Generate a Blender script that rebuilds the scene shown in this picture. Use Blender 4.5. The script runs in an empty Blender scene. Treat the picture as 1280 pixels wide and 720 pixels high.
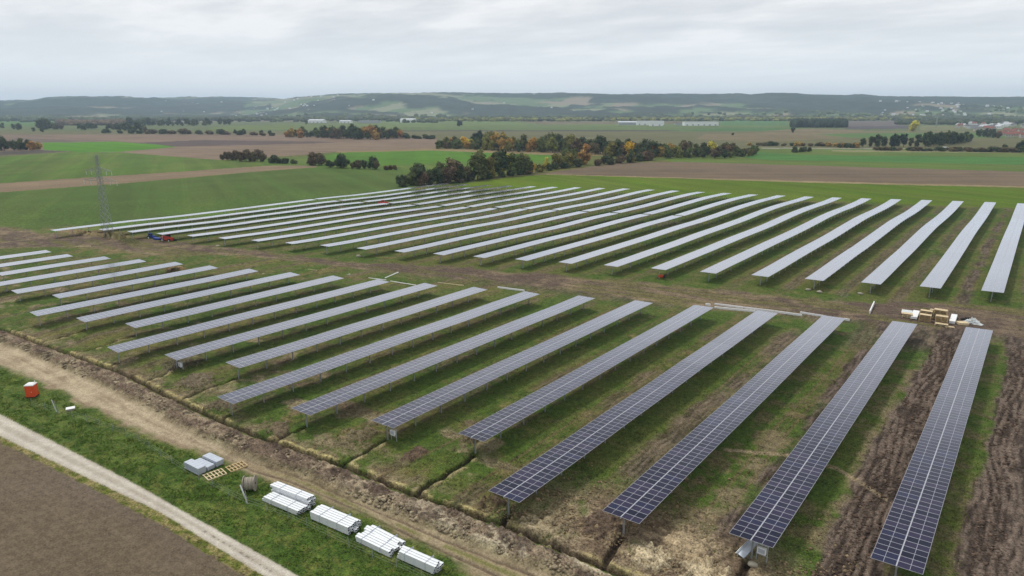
import bpy, math, random
import numpy as np
from math import radians as R_
rng = np.random.default_rng(7); random.seed(7)
SC = bpy.context.scene
COL = SC.collection

# ------------------------------------------------------------------ camera, sky, sun, exposure
F_PX, PITCH, ROLL, YAW, CH = 853.0, 0.2558275, -0.0018316, 0.6578149, 46.7
def _rot(a):
    return np.array([a[0]*math.cos(YAW)-a[1]*math.sin(YAW), a[0]*math.sin(YAW)+a[1]*math.cos(YAW), a[2]])
_cp, _sp, _cr, _sr = math.cos(PITCH), math.sin(PITCH), math.cos(ROLL), math.sin(ROLL)
_R0 = np.array([1., 0, 0]); _U0 = np.array([0, _sp, _cp])
CF = _rot((0, _cp, -_sp)); CR = _rot(_cr*_R0+_sr*_U0); CU = _rot(-_sr*_R0+_cr*_U0)
import mathutils
cam_d = bpy.data.cameras.new("camera"); cam = bpy.data.objects.new("camera", cam_d); COL.objects.link(cam)
M = mathutils.Matrix(((CR[0], CU[0], -CF[0], 0), (CR[1], CU[1], -CF[1], 0), (CR[2], CU[2], -CF[2], CH), (0, 0, 0, 1)))
cam.matrix_world = M
cam_d.sensor_width = 36; cam_d.lens = F_PX/1280*36; cam_d.clip_start = 1; cam_d.clip_end = 200000
SC.camera = cam

SUN_EL, SUN_AZ = 60, 165     # azimuth measured counter-clockwise from +X, degrees
w = bpy.data.worlds.new("World"); SC.world = w; w.use_nodes = True
nt = w.node_tree; nt.nodes.clear()
def N(nt, t, **k):
    n = nt.nodes.new(t)
    for a, b in k.items():
        if a in ('x', 'y'): continue
        setattr(n, a, b)
    return n
out = N(nt, 'ShaderNodeOutputWorld'); bg = N(nt, 'ShaderNodeBackground')
sky = N(nt, 'ShaderNodeTexSky'); sky.sky_type = 'NISHITA'; sky.sun_disc = False
sky.sun_elevation = R_(SUN_EL); sky.sun_rotation = R_(90-SUN_AZ); sky.air_density = 1; sky.dust_density = 3
tc = N(nt, 'ShaderNodeTexCoord'); sep = N(nt, 'ShaderNodeSeparateXYZ')
nt.links.new(tc.outputs['Generated'], sep.inputs[0])
mx = N(nt, 'ShaderNodeMath', operation='MAXIMUM'); mx.inputs[1].default_value = 0.0
nt.links.new(sep.outputs['Z'], mx.inputs[0])
ad = N(nt, 'ShaderNodeMath', operation='ADD'); ad.inputs[1].default_value = 0.10
nt.links.new(mx.outputs[0], ad.inputs[0])
dv = N(nt, 'ShaderNodeVectorMath', operation='DIVIDE')
cmb = N(nt, 'ShaderNodeCombineXYZ')
for i in range(3): nt.links.new(ad.outputs[0], cmb.inputs[i])
nt.links.new(tc.outputs['Generated'], dv.inputs[0]); nt.links.new(cmb.outputs[0], dv.inputs[1])
mp = N(nt, 'ShaderNodeMapping'); mp.inputs['Rotation'].default_value = (0, 0, R_(-38)); mp.inputs['Scale'].default_value = (0.80, 1.25, 0.6)
mp.inputs['Location'].default_value = (3.4, 2.2, 0)
nt.links.new(dv.outputs[0], mp.inputs[0])
n1 = N(nt, 'ShaderNodeTexNoise'); n1.inputs['Scale'].default_value = 1.15; n1.inputs['Detail'].default_value = 8; n1.inputs['Roughness'].default_value = 0.56; n1.inputs['Distortion'].default_value = 0.1
nt.links.new(mp.outputs[0], n1.inputs['Vector'])
cr = N(nt, 'ShaderNodeValToRGB')
cr.color_ramp.elements[0].position = 0.36; cr.color_ramp.elements[0].color = (0.67, 0.70, 0.74, 1)
cr.color_ramp.elements[1].position = 0.62; cr.color_ramp.elements[1].color = (0.96, 0.965, 0.975, 1)
e = cr.color_ramp.elements.new(0.50); e.color = (0.79, 0.815, 0.845, 1)
nt.links.new(n1.outputs['Fac'], cr.inputs[0])
# towards the horizon the cloud deck closes to an even pale blue grey
hz = N(nt, 'ShaderNodeMapRange'); hz.inputs['From Min'].default_value = 0.0; hz.inputs['From Max'].default_value = 0.16; hz.interpolation_type = 'SMOOTHSTEP'
nt.links.new(mx.outputs[0], hz.inputs['Value'])
mh = N(nt, 'ShaderNodeMix', data_type='RGBA'); mh.inputs['A'].default_value = (0.92, 0.98, 1.03, 1)
nt.links.new(hz.outputs[0], mh.inputs['Factor']); nt.links.new(cr.outputs[0], mh.inputs['B'])
sks = N(nt, 'ShaderNodeVectorMath', operation='SCALE'); sks.inputs['Scale'].default_value = 0.10
nt.links.new(sky.outputs[0], sks.inputs[0])
ml = N(nt, 'ShaderNodeMix', data_type='RGBA'); ml.inputs['Factor'].default_value = 0.93
nt.links.new(sks.outputs[0], ml.inputs['A']); nt.links.new(mh.outputs['Result'], ml.inputs['B'])
sc10 = N(nt, 'ShaderNodeVectorMath', operation='SCALE'); sc10.inputs['Scale'].default_value = 10.0
nt.links.new(ml.outputs['Result'], sc10.inputs[0])
nt.links.new(sc10.outputs[0], bg.inputs['Color']); bg.inputs['Strength'].default_value = 0.096
nt.links.new(bg.outputs[0], out.inputs[0])
sd = bpy.data.lights.new("sun", 'SUN'); sd.energy = 1.8; sd.angle = R_(10); sd.color = (1.0, 0.96, 0.9)
so = bpy.data.objects.new("sun", sd); COL.objects.link(so)
sv = mathutils.Vector((math.cos(R_(SUN_AZ))*math.cos(R_(SUN_EL)), math.sin(R_(SUN_AZ))*math.cos(R_(SUN_EL)), math.sin(R_(SUN_EL))))
so.rotation_euler = sv.to_track_quat('Z', 'Y').to_euler()
SC.view_settings.view_transform = 'Standard'; SC.view_settings.look = 'None'; SC.view_settings.exposure = 0.10; SC.view_settings.gamma = 1
SC.render.engine = 'CYCLES'
try:
    SC.cycles.volume_bounces = 2; SC.cycles.max_bounces = 6
except Exception: pass

# ------------------------------------------------------------------ survey helpers
def g(x, y, z=0.0):
    """ground point under a photograph pixel"""
    d = CF+CR*(x-640)/F_PX-CU*(y-360)/F_PX
    t = (z-CH)/d[2]
    return np.array([0, 0, CH])+t*d
def pix(P):
    d = np.asarray(P, float)-np.array([0, 0, CH]); k = d@CF
    return 640+F_PX*(d@CR)/k, 360-F_PX*(d@CU)/k
def srgb(r, g_, b):
    f = lambda c: (c/255/12.92) if c/255 <= .04045 else ((c/255+.055)/1.055)**2.4
    return np.array([f(r), f(g_), f(b)])

# ------------------------------------------------------------------ materials
def mat(name, col, rough=0.8, metal=0.0, noise=0.0, scale=4.0, bump=0.0, spec=0.3, space='Object', attr=None):
    m = bpy.data.materials.new(name); m.use_nodes = True; nt = m.node_tree; b = nt.nodes['Principled BSDF']
    b.inputs['Roughness'].default_value = rough; b.inputs['Metallic'].default_value = metal
    b.inputs['Specular IOR Level'].default_value = spec
    b.inputs['Base Color'].default_value = (*col, 1)
    if noise > 0 or bump > 0:
        tc = N(nt, 'ShaderNodeTexCoord'); no = N(nt, 'ShaderNodeTexNoise'); no.inputs['Scale'].default_value = scale; no.inputs['Detail'].default_value = 5; no.inputs['Roughness'].default_value = 0.6
        nt.links.new(tc.outputs[space], no.inputs['Vector'])
        if noise > 0:
            mr = N(nt, 'ShaderNodeMapRange'); mr.inputs['From Min'].default_value = .3; mr.inputs['From Max'].default_value = .7
            mr.inputs['To Min'].default_value = 1-noise; mr.inputs['To Max'].default_value = 1+noise
            nt.links.new(no.outputs['Fac'], mr.inputs['Value'])
            vs = N(nt, 'ShaderNodeVectorMath', operation='SCALE'); vs.inputs[0].default_value = tuple(col)
            nt.links.new(mr.outputs[0], vs.inputs['Scale']); nt.links.new(vs.outputs[0], b.inputs['Base Color'])
        if bump > 0:
            bp = N(nt, 'ShaderNodeBump'); bp.inputs['Distance'].default_value = bump; bp.inputs['Strength'].default_value = 1
            nt.links.new(no.outputs['Fac'], bp.inputs['Height']); nt.links.new(bp.outputs[0], b.inputs['Normal'])
    return m

def ground_material():
    m = bpy.data.materials.new("soil_and_grass"); m.use_nodes = True; nt = m.node_tree; b = nt.nodes['Principled BSDF']
    b.inputs['Roughness'].default_value = 0.95; b.inputs['Specular IOR Level'].default_value = 0.15
    at = N(nt, 'ShaderNodeAttribute', attribute_name='albedo'); rg = N(nt, 'ShaderNodeAttribute', attribute_name='grain')
    geo = N(nt, 'ShaderNodeNewGeometry')
    fac = None
    for sc, amp, det in ((4.5, .75, 4), (1.3, .45, 3), (0.4, .25, 3)):
        no = N(nt, 'ShaderNodeTexNoise'); no.inputs['Scale'].default_value = sc; no.inputs['Detail'].default_value = det; no.inputs['Roughness'].default_value = .65
        nt.links.new(geo.outputs['Position'], no.inputs['Vector'])
        mr = N(nt, 'ShaderNodeMapRange'); mr.inputs['From Min'].default_value = .28; mr.inputs['From Max'].default_value = .72; mr.inputs['To Min'].default_value = -amp; mr.inputs['To Max'].default_value = amp
        mr.clamp = True
        nt.links.new(no.outputs['Fac'], mr.inputs['Value'])
        if fac is None: fac = mr; first = no
        else:
            a = N(nt, 'ShaderNodeMath', operation='ADD'); nt.links.new(fac.outputs[0], a.inputs[0]); nt.links.new(mr.outputs[0], a.inputs[1]); fac = a
    mu = N(nt, 'ShaderNodeMath', operation='MULTIPLY'); nt.links.new(fac.outputs[0], mu.inputs[0]); nt.links.new(rg.outputs['Fac'], mu.inputs[1])
    p1 = N(nt, 'ShaderNodeMath', operation='ADD'); p1.inputs[1].default_value = 1.0; nt.links.new(mu.outputs[0], p1.inputs[0])
    vs = N(nt, 'ShaderNodeVectorMath', operation='SCALE'); nt.links.new(at.outputs['Color'], vs.inputs[0]); nt.links.new(p1.outputs[0], vs.inputs['Scale'])
    nt.links.new(vs.outputs[0], b.inputs['Base Color'])
    bp = N(nt, 'ShaderNodeBump'); bp.inputs['Distance'].default_value = 0.3; bp.inputs['Strength'].default_value = .8
    nt.links.new(first.outputs['Fac'], bp.inputs['Height']); nt.links.new(bp.outputs[0], b.inputs['Normal'])
    return m
MG = ground_material()
M_ = dict(
    glass=[], frame=mat('aluminium_frame', (.40, .40, .44), .45, .3, spec=.4), gap=mat('panel_mid_gap', (.36, .36, .41), .5),
    back=mat('panel_backsheet', (.45, .46, .48), .6), steel=mat('galvanised_steel', (.50, .53, .55), .45, .5, .12, 3, spec=.5),
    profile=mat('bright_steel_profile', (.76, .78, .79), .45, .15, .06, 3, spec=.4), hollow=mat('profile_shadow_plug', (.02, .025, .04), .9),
    white=mat('white_plastic', (.8, .8, .79), .5), cream=mat('pale_timber', (.62, .50, .31), .8, 0, .25, 3), timber=mat('pallet_timber', (.50, .37, .19), .85, 0, .3, 3),
    old=mat('weathered_timber', (.30, .26, .21), .9, 0, .3, 4), red=mat('red_paint', (.62, .07, .035), .45), orange=mat('orange_red_plastic', (.70, .085, .02), .5, 0, .08, 5),
    blue=mat('blue_paint', (.02, .06, .30), .4), black=mat('black_rubber', (.02, .02, .02), .8), dglass=mat('cab_glass', (.03, .04, .05), .1, 0, spec=.6),
    film=mat('plastic_film', (.60, .63, .62), .3, 0, .2, 3), grey=mat('grey_sheet', (.46, .50, .56), .45, .2, .1, 3), pole=mat('lattice_steel', (.30, .33, .30), .6, .2),
    brick=mat('house_render', (.50, .47, .42), .9), brickp=mat('pink_render', (.50, .33, .30), .9), roofr=mat('red_roof_tiles', (.24, .10, .08), .9, 0, .2, 2), roofg=mat('grey_roof', (.14, .14, .15), .8), roofw=mat('pale_roof', (.52, .54, .56), .6),
    hall=mat('white_hall_cladding', (.84, .85, .85), .6, 0, .05, .3), hallg=mat('grey_hall_cladding', (.38, .40, .42), .7), concrete=mat('concrete', (.42, .41, .38), .9),
    rail=mat('centre_rail', (.46, .47, .50), .5, .1), stone=mat('pale_stone', (.34, .31, .24), .95), bark=mat('bark', (.07, .055, .04), .95), yellow=mat('yellow_paint', (.6, .42, .05), .5))
def glass_mat(name, col, rough):
    """dark cell glass: reflectance rises with the angle of incidence"""
    m = mat(name, col, .5, spec=.0); nt = m.node_tree; b = nt.nodes['Principled BSDF']; o_ = nt.nodes['Material Output']
    gl = N(nt, 'ShaderNodeBsdfGlossy'); gl.inputs['Roughness'].default_value = .15; gl.inputs['Color'].default_value = (.93, .95, 1, 1)
    lw = N(nt, 'ShaderNodeLayerWeight'); lw.inputs['Blend'].default_value = .5; rp = N(nt, 'ShaderNodeValToRGB'); rp.color_ramp.interpolation = 'B_SPLINE'
    pts = ((0, .010), (.38, .012), (.48, .030), (.57, .09), (.65, .24), (.73, .52), (.826, .80), (1, 1))
    E_ = rp.color_ramp.elements
    for k_, (p_, v_) in enumerate(pts):
        e_ = E_[0] if k_ == 0 else E_[len(E_)-1] if k_ == len(pts)-1 else E_.new(p_)
        e_.position = p_; e_.color = (v_, v_, v_, 1)
    mx_ = N(nt, 'ShaderNodeMixShader'); nt.links.new(lw.outputs['Facing'], rp.inputs[0]); nt.links.new(rp.outputs['Color'], mx_.inputs[0])
    nt.links.new(b.outputs[0], mx_.inputs[1]); nt.links.new(gl.outputs[0], mx_.inputs[2]); nt.links.new(mx_.outputs[0], o_.inputs[0])
    return m
for k, (c, r) in enumerate([((.017, .016, .036), .16), ((.028, .024, .052), .18), ((.010, .011, .026), .15), ((.020, .022, .052), .2)]):
    M_['glass'].append(glass_mat('solar_glass_%s' % 'abcd'[k], c, r))
def leaf_mat(name, col, var=.5):
    m = bpy.data.materials.new(name); m.use_nodes = True; nt = m.node_tree; b = nt.nodes['Principled BSDF']
    b.inputs['Roughness'].default_value = .9; b.inputs['Specular IOR Level'].default_value = .1
    at = N(nt, 'ShaderNodeAttribute', attribute_name='tint'); tc = N(nt, 'ShaderNodeTexCoord'); oi = N(nt, 'ShaderNodeObjectInfo')
    no = N(nt, 'ShaderNodeTexNoise'); no.inputs['Scale'].default_value = .35; no.inputs['Detail'].default_value = 2
    ad = N(nt, 'ShaderNodeVectorMath', operation='ADD'); nt.links.new(tc.outputs['Object'], ad.inputs[0]); nt.links.new(oi.outputs['Location'], ad.inputs[1])
    nt.links.new(ad.outputs[0], no.inputs['Vector'])
    mr = N(nt, 'ShaderNodeMapRange'); mr.inputs['From Min'].default_value = .3; mr.inputs['From Max'].default_value = .7; mr.inputs['To Min'].default_value = 1-var; mr.inputs['To Max'].default_value = 1+var
    nt.links.new(no.outputs['Fac'], mr.inputs['Value'])
    mu = N(nt, 'ShaderNodeMath', operation='MULTIPLY'); nt.links.new(mr.outputs[0], mu.inputs[0]); nt.links.new(at.outputs['Fac'], mu.inputs[1])
    hs = N(nt, 'ShaderNodeHueSaturation'); hs.inputs['Color'].default_value = (*col, 1)
    mr2 = N(nt, 'ShaderNodeMapRange'); mr2.inputs['To Min'].default_value = .485; mr2.inputs['To Max'].default_value = .53
    nt.links.new(oi.outputs['Random'], mr2.inputs['Value']); nt.links.new(mr2.outputs[0], hs.inputs['Hue'])
    vs = N(nt, 'ShaderNodeVectorMath', operation='SCALE'); nt.links.new(hs.outputs[0], vs.inputs[0]); nt.links.new(mu.outputs[0], vs.inputs['Scale'])
    nt.links.new(vs.outputs[0], b.inputs['Base Color'])
    return m
LEAF = dict(dark=leaf_mat('leaves_dark_green', (.066, .082, .038)), green=leaf_mat('leaves_green', (.115, .13, .045)), olive=leaf_mat('leaves_olive', (.19, .175, .048)),
            rust=leaf_mat('leaves_rust', (.36, .21, .06)), orange=leaf_mat('leaves_orange', (.62, .30, .04)), yellow=leaf_mat('leaves_yellow', (.50, .42, .07)),
            brown=leaf_mat('leaves_brown', (.125, .090, .052)), conifer=leaf_mat('needles_dark', (.032, .048, .030)))

# ------------------------------------------------------------------ mesh helpers
def mesh_np(name, V, Fq, mats, mi=None, smooth=False):
    """V (n,3); Fq list of faces or int array (m,k)"""
    me = bpy.data.meshes.new(name)
    if isinstance(Fq, np.ndarray):
        k = Fq.shape[1]; m = len(Fq)
        me.vertices.add(len(V)); me.vertices.foreach_set('co', np.asarray(V, np.float32).ravel())
        me.loops.add(m*k); me.loops.foreach_set('vertex_index', Fq.astype(np.int32).ravel())
        me.polygons.add(m); me.polygons.foreach_set('loop_start', np.arange(0, m*k, k, dtype=np.int32))
        me.polygons.foreach_set('loop_total', np.full(m, k, np.int32))
        me.update(calc_edges=True)
    else:
        me.from_pydata([tuple(v) for v in V], [], [tuple(f) for f in Fq]); me.update()
    for x in mats: me.materials.append(x)
    if mi is not None: me.polygons.foreach_set('material_index', np.asarray(mi, np.int32))
    if smooth: me.polygons.foreach_set('use_smooth', np.ones(len(me.polygons), bool))
    return me
def link(name, data, parent=None, loc=None, rot=None):
    o = bpy.data.objects.new(name, data); COL.objects.link(o)
    if parent is not None: o.parent = parent
    if loc is not None: o.location = tuple(float(a) for a in loc)
    if rot is not None: o.rotation_euler = rot
    return o
def tag(o, label=None, cat=None, group=None, kind=None):
    if label: o['label'] = label
    if cat: o['category'] = cat
    if group: o['group'] = group
    if kind: o['kind'] = kind
    return o
def empty(name, loc, rz=0, label=None, cat=None, group=None):
    o = link(name, None, None, loc, (0, 0, rz)); o.empty_display_size = .5
    return tag(o, label, cat, group)

class MB:
    def __init__(s): s.v = []; s.f = []; s.m = []; s.mats = []
    def mi(s, m):
        if m not in s.mats: s.mats.append(m)
        return s.mats.index(m)
    def add(s, V, Fs, m):
        n = len(s.v); s.v += [tuple(float(c) for c in v) for v in V]; k = s.mi(m)
        for f in Fs: s.f.append(tuple(i+n for i in f)); s.m.append(k)
        return s
    def box(s, c, d, m, rz=0, rx=0, taper=1.0, ry=0):
        a, b, h = d[0]/2, d[1]/2, d[2]/2; V = []
        for z in (-h, h):
            t = 1.0 if z < 0 else taper
            for x, y in ((-a, -b), (a, -b), (a, b), (-a, b)): V.append(mathutils.Vector((x*t, y*t, z)))
        E = mathutils.Euler((rx, ry, rz)).to_matrix()
        V = [E@v+mathutils.Vector(tuple(float(q) for q in c)) for v in V]
        return s.add(V, [(3, 2, 1, 0), (4, 5, 6, 7), (0, 1, 5, 4), (1, 2, 6, 5), (2, 3, 7, 6), (3, 0, 4, 7)], m)
    def bar(s, p, q, wd, m, ht=None):
        p = mathutils.Vector(tuple(float(a) for a in p)); q = mathutils.Vector(tuple(float(a) for a in q)); d = q-p
        ht = ht or wd
        qt = d.to_track_quat('Z', 'Y').to_matrix(); V = []
        for z in (0, d.length):
            for x, y in ((-wd/2, -ht/2), (wd/2, -ht/2), (wd/2, ht/2), (-wd/2, ht/2)): V.append(qt@mathutils.Vector((x, y, z))+p)
        return s.add(V, [(3, 2, 1, 0), (4, 5, 6, 7), (0, 1, 5, 4), (1, 2, 6, 5), (2, 3, 7, 6), (3, 0, 4, 7)], m)
    def cyl(s, p, q, r, m, n=14, r2=None, caps=True):
        p = mathutils.Vector(tuple(float(a) for a in p)); q = mathutils.Vector(tuple(float(a) for a in q)); d = q-p; r2 = r if r2 is None else r2
        qt = d.to_track_quat('Z', 'Y').to_matrix(); V = []
        for z, rr in ((0, r), (d.length, r2)):
            for k in range(n): V.append(qt@mathutils.Vector((rr*math.cos(2*math.pi*k/n), rr*math.sin(2*math.pi*k/n), z))+p)
        Fs = [(k, (k+1) % n, n+(k+1) % n, n+k) for k in range(n)]
        if caps: Fs += [tuple(range(n))[::-1], tuple(range(n, 2*n))]
        return s.add(V, Fs, m)
    def mesh(s, name):
        me = bpy.data.meshes.new(name); me.from_pydata(s.v, [], s.f); me.update()
        for x in s.mats: me.materials.append(x)
        me.polygons.foreach_set('material_index', np.array(s.m, np.int32)); return me
    def build(s, name, parent=None, loc=None, rot=None): return link(name, s.mesh(name), parent, loc, rot)

# ------------------------------------------------------------------ numpy noise
def _hash(i, j, s):
    n = (i.astype(np.int64)*374761393+j.astype(np.int64)*668265263+s*1442695041) & 0xffffffff
    n = ((n ^ (n >> 13))*1274126177) & 0xffffffff
    n = (n ^ (n >> 16)) & 0xffffffff
    return n/4294967295.0
def vnoise(x, y, s=0):
    i = np.floor(x); j = np.floor(y); fx = x-i; fy = y-j; fx = fx*fx*(3-2*fx); fy = fy*fy*(3-2*fy)
    a = _hash(i, j, s); b = _hash(i+1, j, s); c = _hash(i, j+1, s); d = _hash(i+1, j+1, s)
    return (a*(1-fx)+b*fx)*(1-fy)+(c*(1-fx)+d*fx)*fy
def fbm(x, y, s=0, o=4, g_=.55):
    t = 0; a = 1; n = 0
    for k in range(o):
        t = t+a*vnoise(x*2**k+17.3*k, y*2**k-9.1*k, s+k); n += a; a *= g_
    return t/n
def ss(a, b, x):
    t = np.clip((x-a)/(b-a), 0, 1); return t*t*(3-2*t)
def band(x, a, b, w_=.5): return ss(a-w_, a+w_, x)*(1-ss(b-w_, b+w_, x))

def tz(X, Y):
    """gentle swell of the ground under the rows"""
    A = .30*ss(185, 240, Y)*(1-ss(400, 440, Y))
    return A*(np.sin(Y/33.+X/75.)+.7*np.sin(Y/15.+1+X/48.))+.42*ss(60, 150, -X)*ss(51, 57, Y)*(1-ss(118, 150, Y))

# ------------------------------------------------------------------ rows: survey of the two blocks
TW = 4.62; ZC = 2.84; TILT = R_(2.0); PM = 1.0462
def xa(i): return -7.96-12.88*i+TW/2
def xb(i): return -7.95-12.80*i+TW/2
ROWS_A = []
for i in range(20):
    step = 0 if i < 4 else 1 if i < 8 else 2 if i < 11 else 3 if i < 14 else 4 if i < 17 else 5
    n0 = 69.6-4.65*i+13.6*step
    far = 164.6-4.6*i if i < 18 else (80.6 if i == 18 else 79.5)
    ROWS_A.append((xa(i), n0, far))
ROWS_B = []
for i in range(23):
    n0 = 201.8-4.55*i; far = 407.6-4.42*i
    if i >= 9: ROWS_B.append((i, xb(i)-(.28*(i-12) if i > 12 else 0), n0-(7 if i == 22 else 0), 273.8-4.62*(i-9), far))
    else: ROWS_B.append((i, xb(i), n0, None, far))

# ------------------------------------------------------------------ terrain
def line_u(pts):
    P = np.array([g(*p)[:2] for p in pts]); o = np.argsort(P[:, 0]); return P[o]
L_TR = line_u([(-60, 395), (19, 417), (43, 427), (97.5, 446), (131, 458), (161, 470), (184, 481), (208, 494), (218, 498), (280, 527.5), (338, 551), (428, 581), (516, 617), (628, 655), (720, 694), (790, 722), (900, 772), (1060, 850)])
L_BS = line_u([(-60, 412), (0, 430), (19, 434), (52, 449), (84, 464), (112, 475), (150, 492), (206, 522), (253, 549), (323, 576), (389, 598), (431, 619), (497, 645), (562, 671), (628, 696), (677, 712), (800, 770), (960, 850)])
L_GB = line_u([(-60, 436), (0, 457), (58, 483), (128, 518), (175, 541), (218, 557), (272, 570), (307, 592), (357, 606), (407, 626), (450, 645), (500, 672), (560, 702), (600, 722), (760, 810)])
L_R1 = line_u([(-100, 468), (0, 518), (160, 600), (370, 718), (500, 790)])
L_R2 = line_u([(-100, 492), (0, 545), (200, 640), (330, 720), (440, 790)])
L_PF = line_u([(-100, 500), (0, 553), (100, 602), (200, 655), (300, 717), (420, 790)])
L_MU = line_u([(-80, 276), (0, 283), (60, 292), (200, 303), (300, 312), (420, 327), (560, 334), (700, 345), (820, 354), (960, 368), (1100, 380), (1180, 377), (1280, 386), (1400, 396)])
L_ML = line_u([(-80, 306), (0, 312), (100, 309), (200, 320), (300, 320), (420, 334), (500, 343), (640, 355), (740, 366), (860, 383), (1000, 394), (1100, 402), (1280, 424), (1400, 440)])
def ip(L, X): return np.interp(X, L[:, 0], L[:, 1])
def inpoly(px, py, poly):
    c = np.zeros(px.shape, bool); n = len(poly); j = n-1
    for i in range(n):
        xi, yi = poly[i]; xj, yj = poly[j]
        if yi != yj:
            c ^= ((yi > py) != (yj > py)) & (px < (xj-xi)*(py-yi)/(yj-yi)+xi)
        j = i
    return c
# fields beyond the site (outline of each as surveyed, sRGB-ish ground tint, furrow contrast)
K = 1.0
FIELDS = [
 ('far plain', [(-900, 137), (2300, 137), (2300, 166), (-900, 166)], (92, 100, 66)),
 ('f', [(-900, 137), (2300, 137), (2300, 150), (-900, 150)], (104, 100, 84)),
 ('f', [(-900, 146), (70, 146), (150, 153), (60, 158), (-900, 158)], (84, 106, 58)),
 ('f', [(70, 148), (420, 146), (500, 150), (380, 152), (120, 153)], (112, 104, 92)),
 ('f', [(260, 160), (290, 157), (360, 155), (480, 154), (480, 161), (260, 163)], (96, 108, 62)),
 ('f', [(455, 152), (560, 151), (680, 150), (1000, 154), (1000, 158), (480, 160)], (98, 112, 66)),
 ('f', [(640, 151), (900, 152), (900, 154), (680, 156)], (108, 100, 78)),
 ('f', [(500, 159), (640, 157), (1000, 158), (1010, 163), (500, 163)], (92, 106, 64)),
 ('f', [(-900, 150.5), (0, 150), (60, 152), (70, 157), (-900, 160)], (80, 106, 52)),
 ('f', [(480, 163), (760, 162.5), (930, 163), (930, 165.5), (480, 167)], (74, 72, 64)),
 ('f', [(900, 160), (1010, 160), (900, 168), (780, 167)], (74, 102, 58)),
 ('f', [(880, 168), (1000, 161), (1080, 163), (1060, 172), (960, 178), (870, 174)], (118, 106, 82)),
 ('f', [(940, 172), (1060, 166), (1080, 176), (1060, 182), (940, 182)], (124, 110, 84)),
 ('f', [(1040, 166), (1400, 162), (2300, 160), (2300, 170), (1060, 172)], (84, 106, 62)),
 ('f', [(1057, 151), (1128, 151), (1128, 158), (1057, 159)], (102, 94, 88)),
 ('f', [(1057, 158), (1140, 157), (1140, 161), (1057, 161.5)], (82, 76, 78)),
 ('f', [(1150, 157.5), (1220, 158), (1220, 162), (1150, 163)], (112, 112, 80)),
 ('f', [(900, 150), (985, 150), (985, 157), (900, 157)], (80, 108, 66)),
 ('f', [(1140, 178), (1230, 176), (1300, 178), (1300, 182), (1140, 182)], (104, 98, 82)),
 ('mid', [(-900, 164), (2300, 164), (2300, 186), (-900, 200)], (100, 98, 70)),
 ('f', [(880, 168), (1000, 164), (1240, 164), (1240, 168), (1060, 172), (960, 178), (870, 174)], (114, 104, 80)),
 ('f', [(1020, 168), (1100, 166), (2300, 163), (2300, 172), (1060, 172)], (82, 106, 60)),
 ('f', [(-900, 167), (34, 168), (336, 168), (545, 173), (545, 190), (-900, 192)], (122, 106, 92)),
 ('f', [(140, 180), (250, 175), (400, 177), (430, 179), (300, 182), (222, 183)], (92, 80, 76)),
 ('f', [(20, 172.5), (54, 174), (140, 176), (54, 178), (0, 178)], (102, 92, 84)),
 ('green', [(-900, 240), (-900, 196), (0, 196), (90, 189.6), (151, 190.5), (275, 200), (380, 196), (420, 190), (541, 187), (682, 193), (690, 205), (490, 236), (300, 290), (-900, 300)], (82, 104, 46)),
 ('f', [(151, 190.5), (222, 184), (430, 178), (545, 176), (545, 186), (420, 190), (360, 195), (275, 200)], (124, 108, 92)),
 ('f', [(541, 185.4), (640, 188), (780, 190.5), (780, 195), (682, 193.5), (541, 188.6), (420, 191), (420, 189.4)], (132, 118, 88)),
 ('f', [(400, 196), (430, 190.6), (541, 188), (690, 194), (690, 200), (560, 203), (480, 207), (395, 200)], (78, 112, 40)),
 ('f', [(54, 178.4), (141, 177), (190, 180), (222, 183.6), (151, 189.8), (97, 190), (54, 187.2)], (80, 122, 38)),
 ('f', [(-900, 190), (0, 189.8), (52, 187.5), (90, 189.2), (0, 194.2), (-900, 196)], (82, 76, 70)),
 ('f', [(-900, 231), (0, 229), (235, 214), (336, 207), (396, 207), (396, 209), (302, 216), (151, 229.5), (0, 240.5), (-900, 250)], (128, 112, 92)),
 ('meadow', [(-900, 251), (0, 241), (151, 230), (302, 216.5), (396, 209.5), (500, 209), (520, 236), (300, 262), (60, 288), (0, 292), (-900, 330)], (78, 98, 46)),
 ('green2', [(830, 200), (951, 185), (1060, 186), (1280, 186.6), (2300, 190), (2300, 240), (1280, 225), (850, 204)], (86, 104, 50)),
 ('f', [(948, 190), (1000, 193.5), (1280, 196.5), (2300, 203), (2300, 216), (1280, 206), (962, 200), (930, 197)], (72, 108, 54)),
 ('f', [(1040, 187.5), (1280, 189), (2300, 193), (2300, 196), (1280, 191.5), (1040, 189.5)], (128, 124, 92)),
 ('f', [(951, 184.5), (1280, 186.3), (2300, 190), (2300, 191), (1280, 187.6), (951, 185.6)], (140, 138, 122)),
 ('brownfield', [(620, 224), (682, 216.5), (769, 203.5), (850, 202.3), (1280, 214.6), (2300, 250), (2300, 280), (1280, 233.6), (1000, 227), (850, 222.8), (682, 218)], (112, 98, 82)),
 ('f', [(850, 221.8), (1000, 226), (1280, 232.8), (2300, 276), (2300, 280), (1280, 234.6), (1000, 228), (850, 223), (682, 219), (682, 217.5)], (138, 124, 96)),
 ('brightband', [(560, 233), (588, 228), (682, 218), (850, 223.2), (1000, 228), (1280, 235), (2300, 282), (2300, 340), (1280, 262), (1075, 252), (800, 243)], (84, 106, 28)),
]
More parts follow.
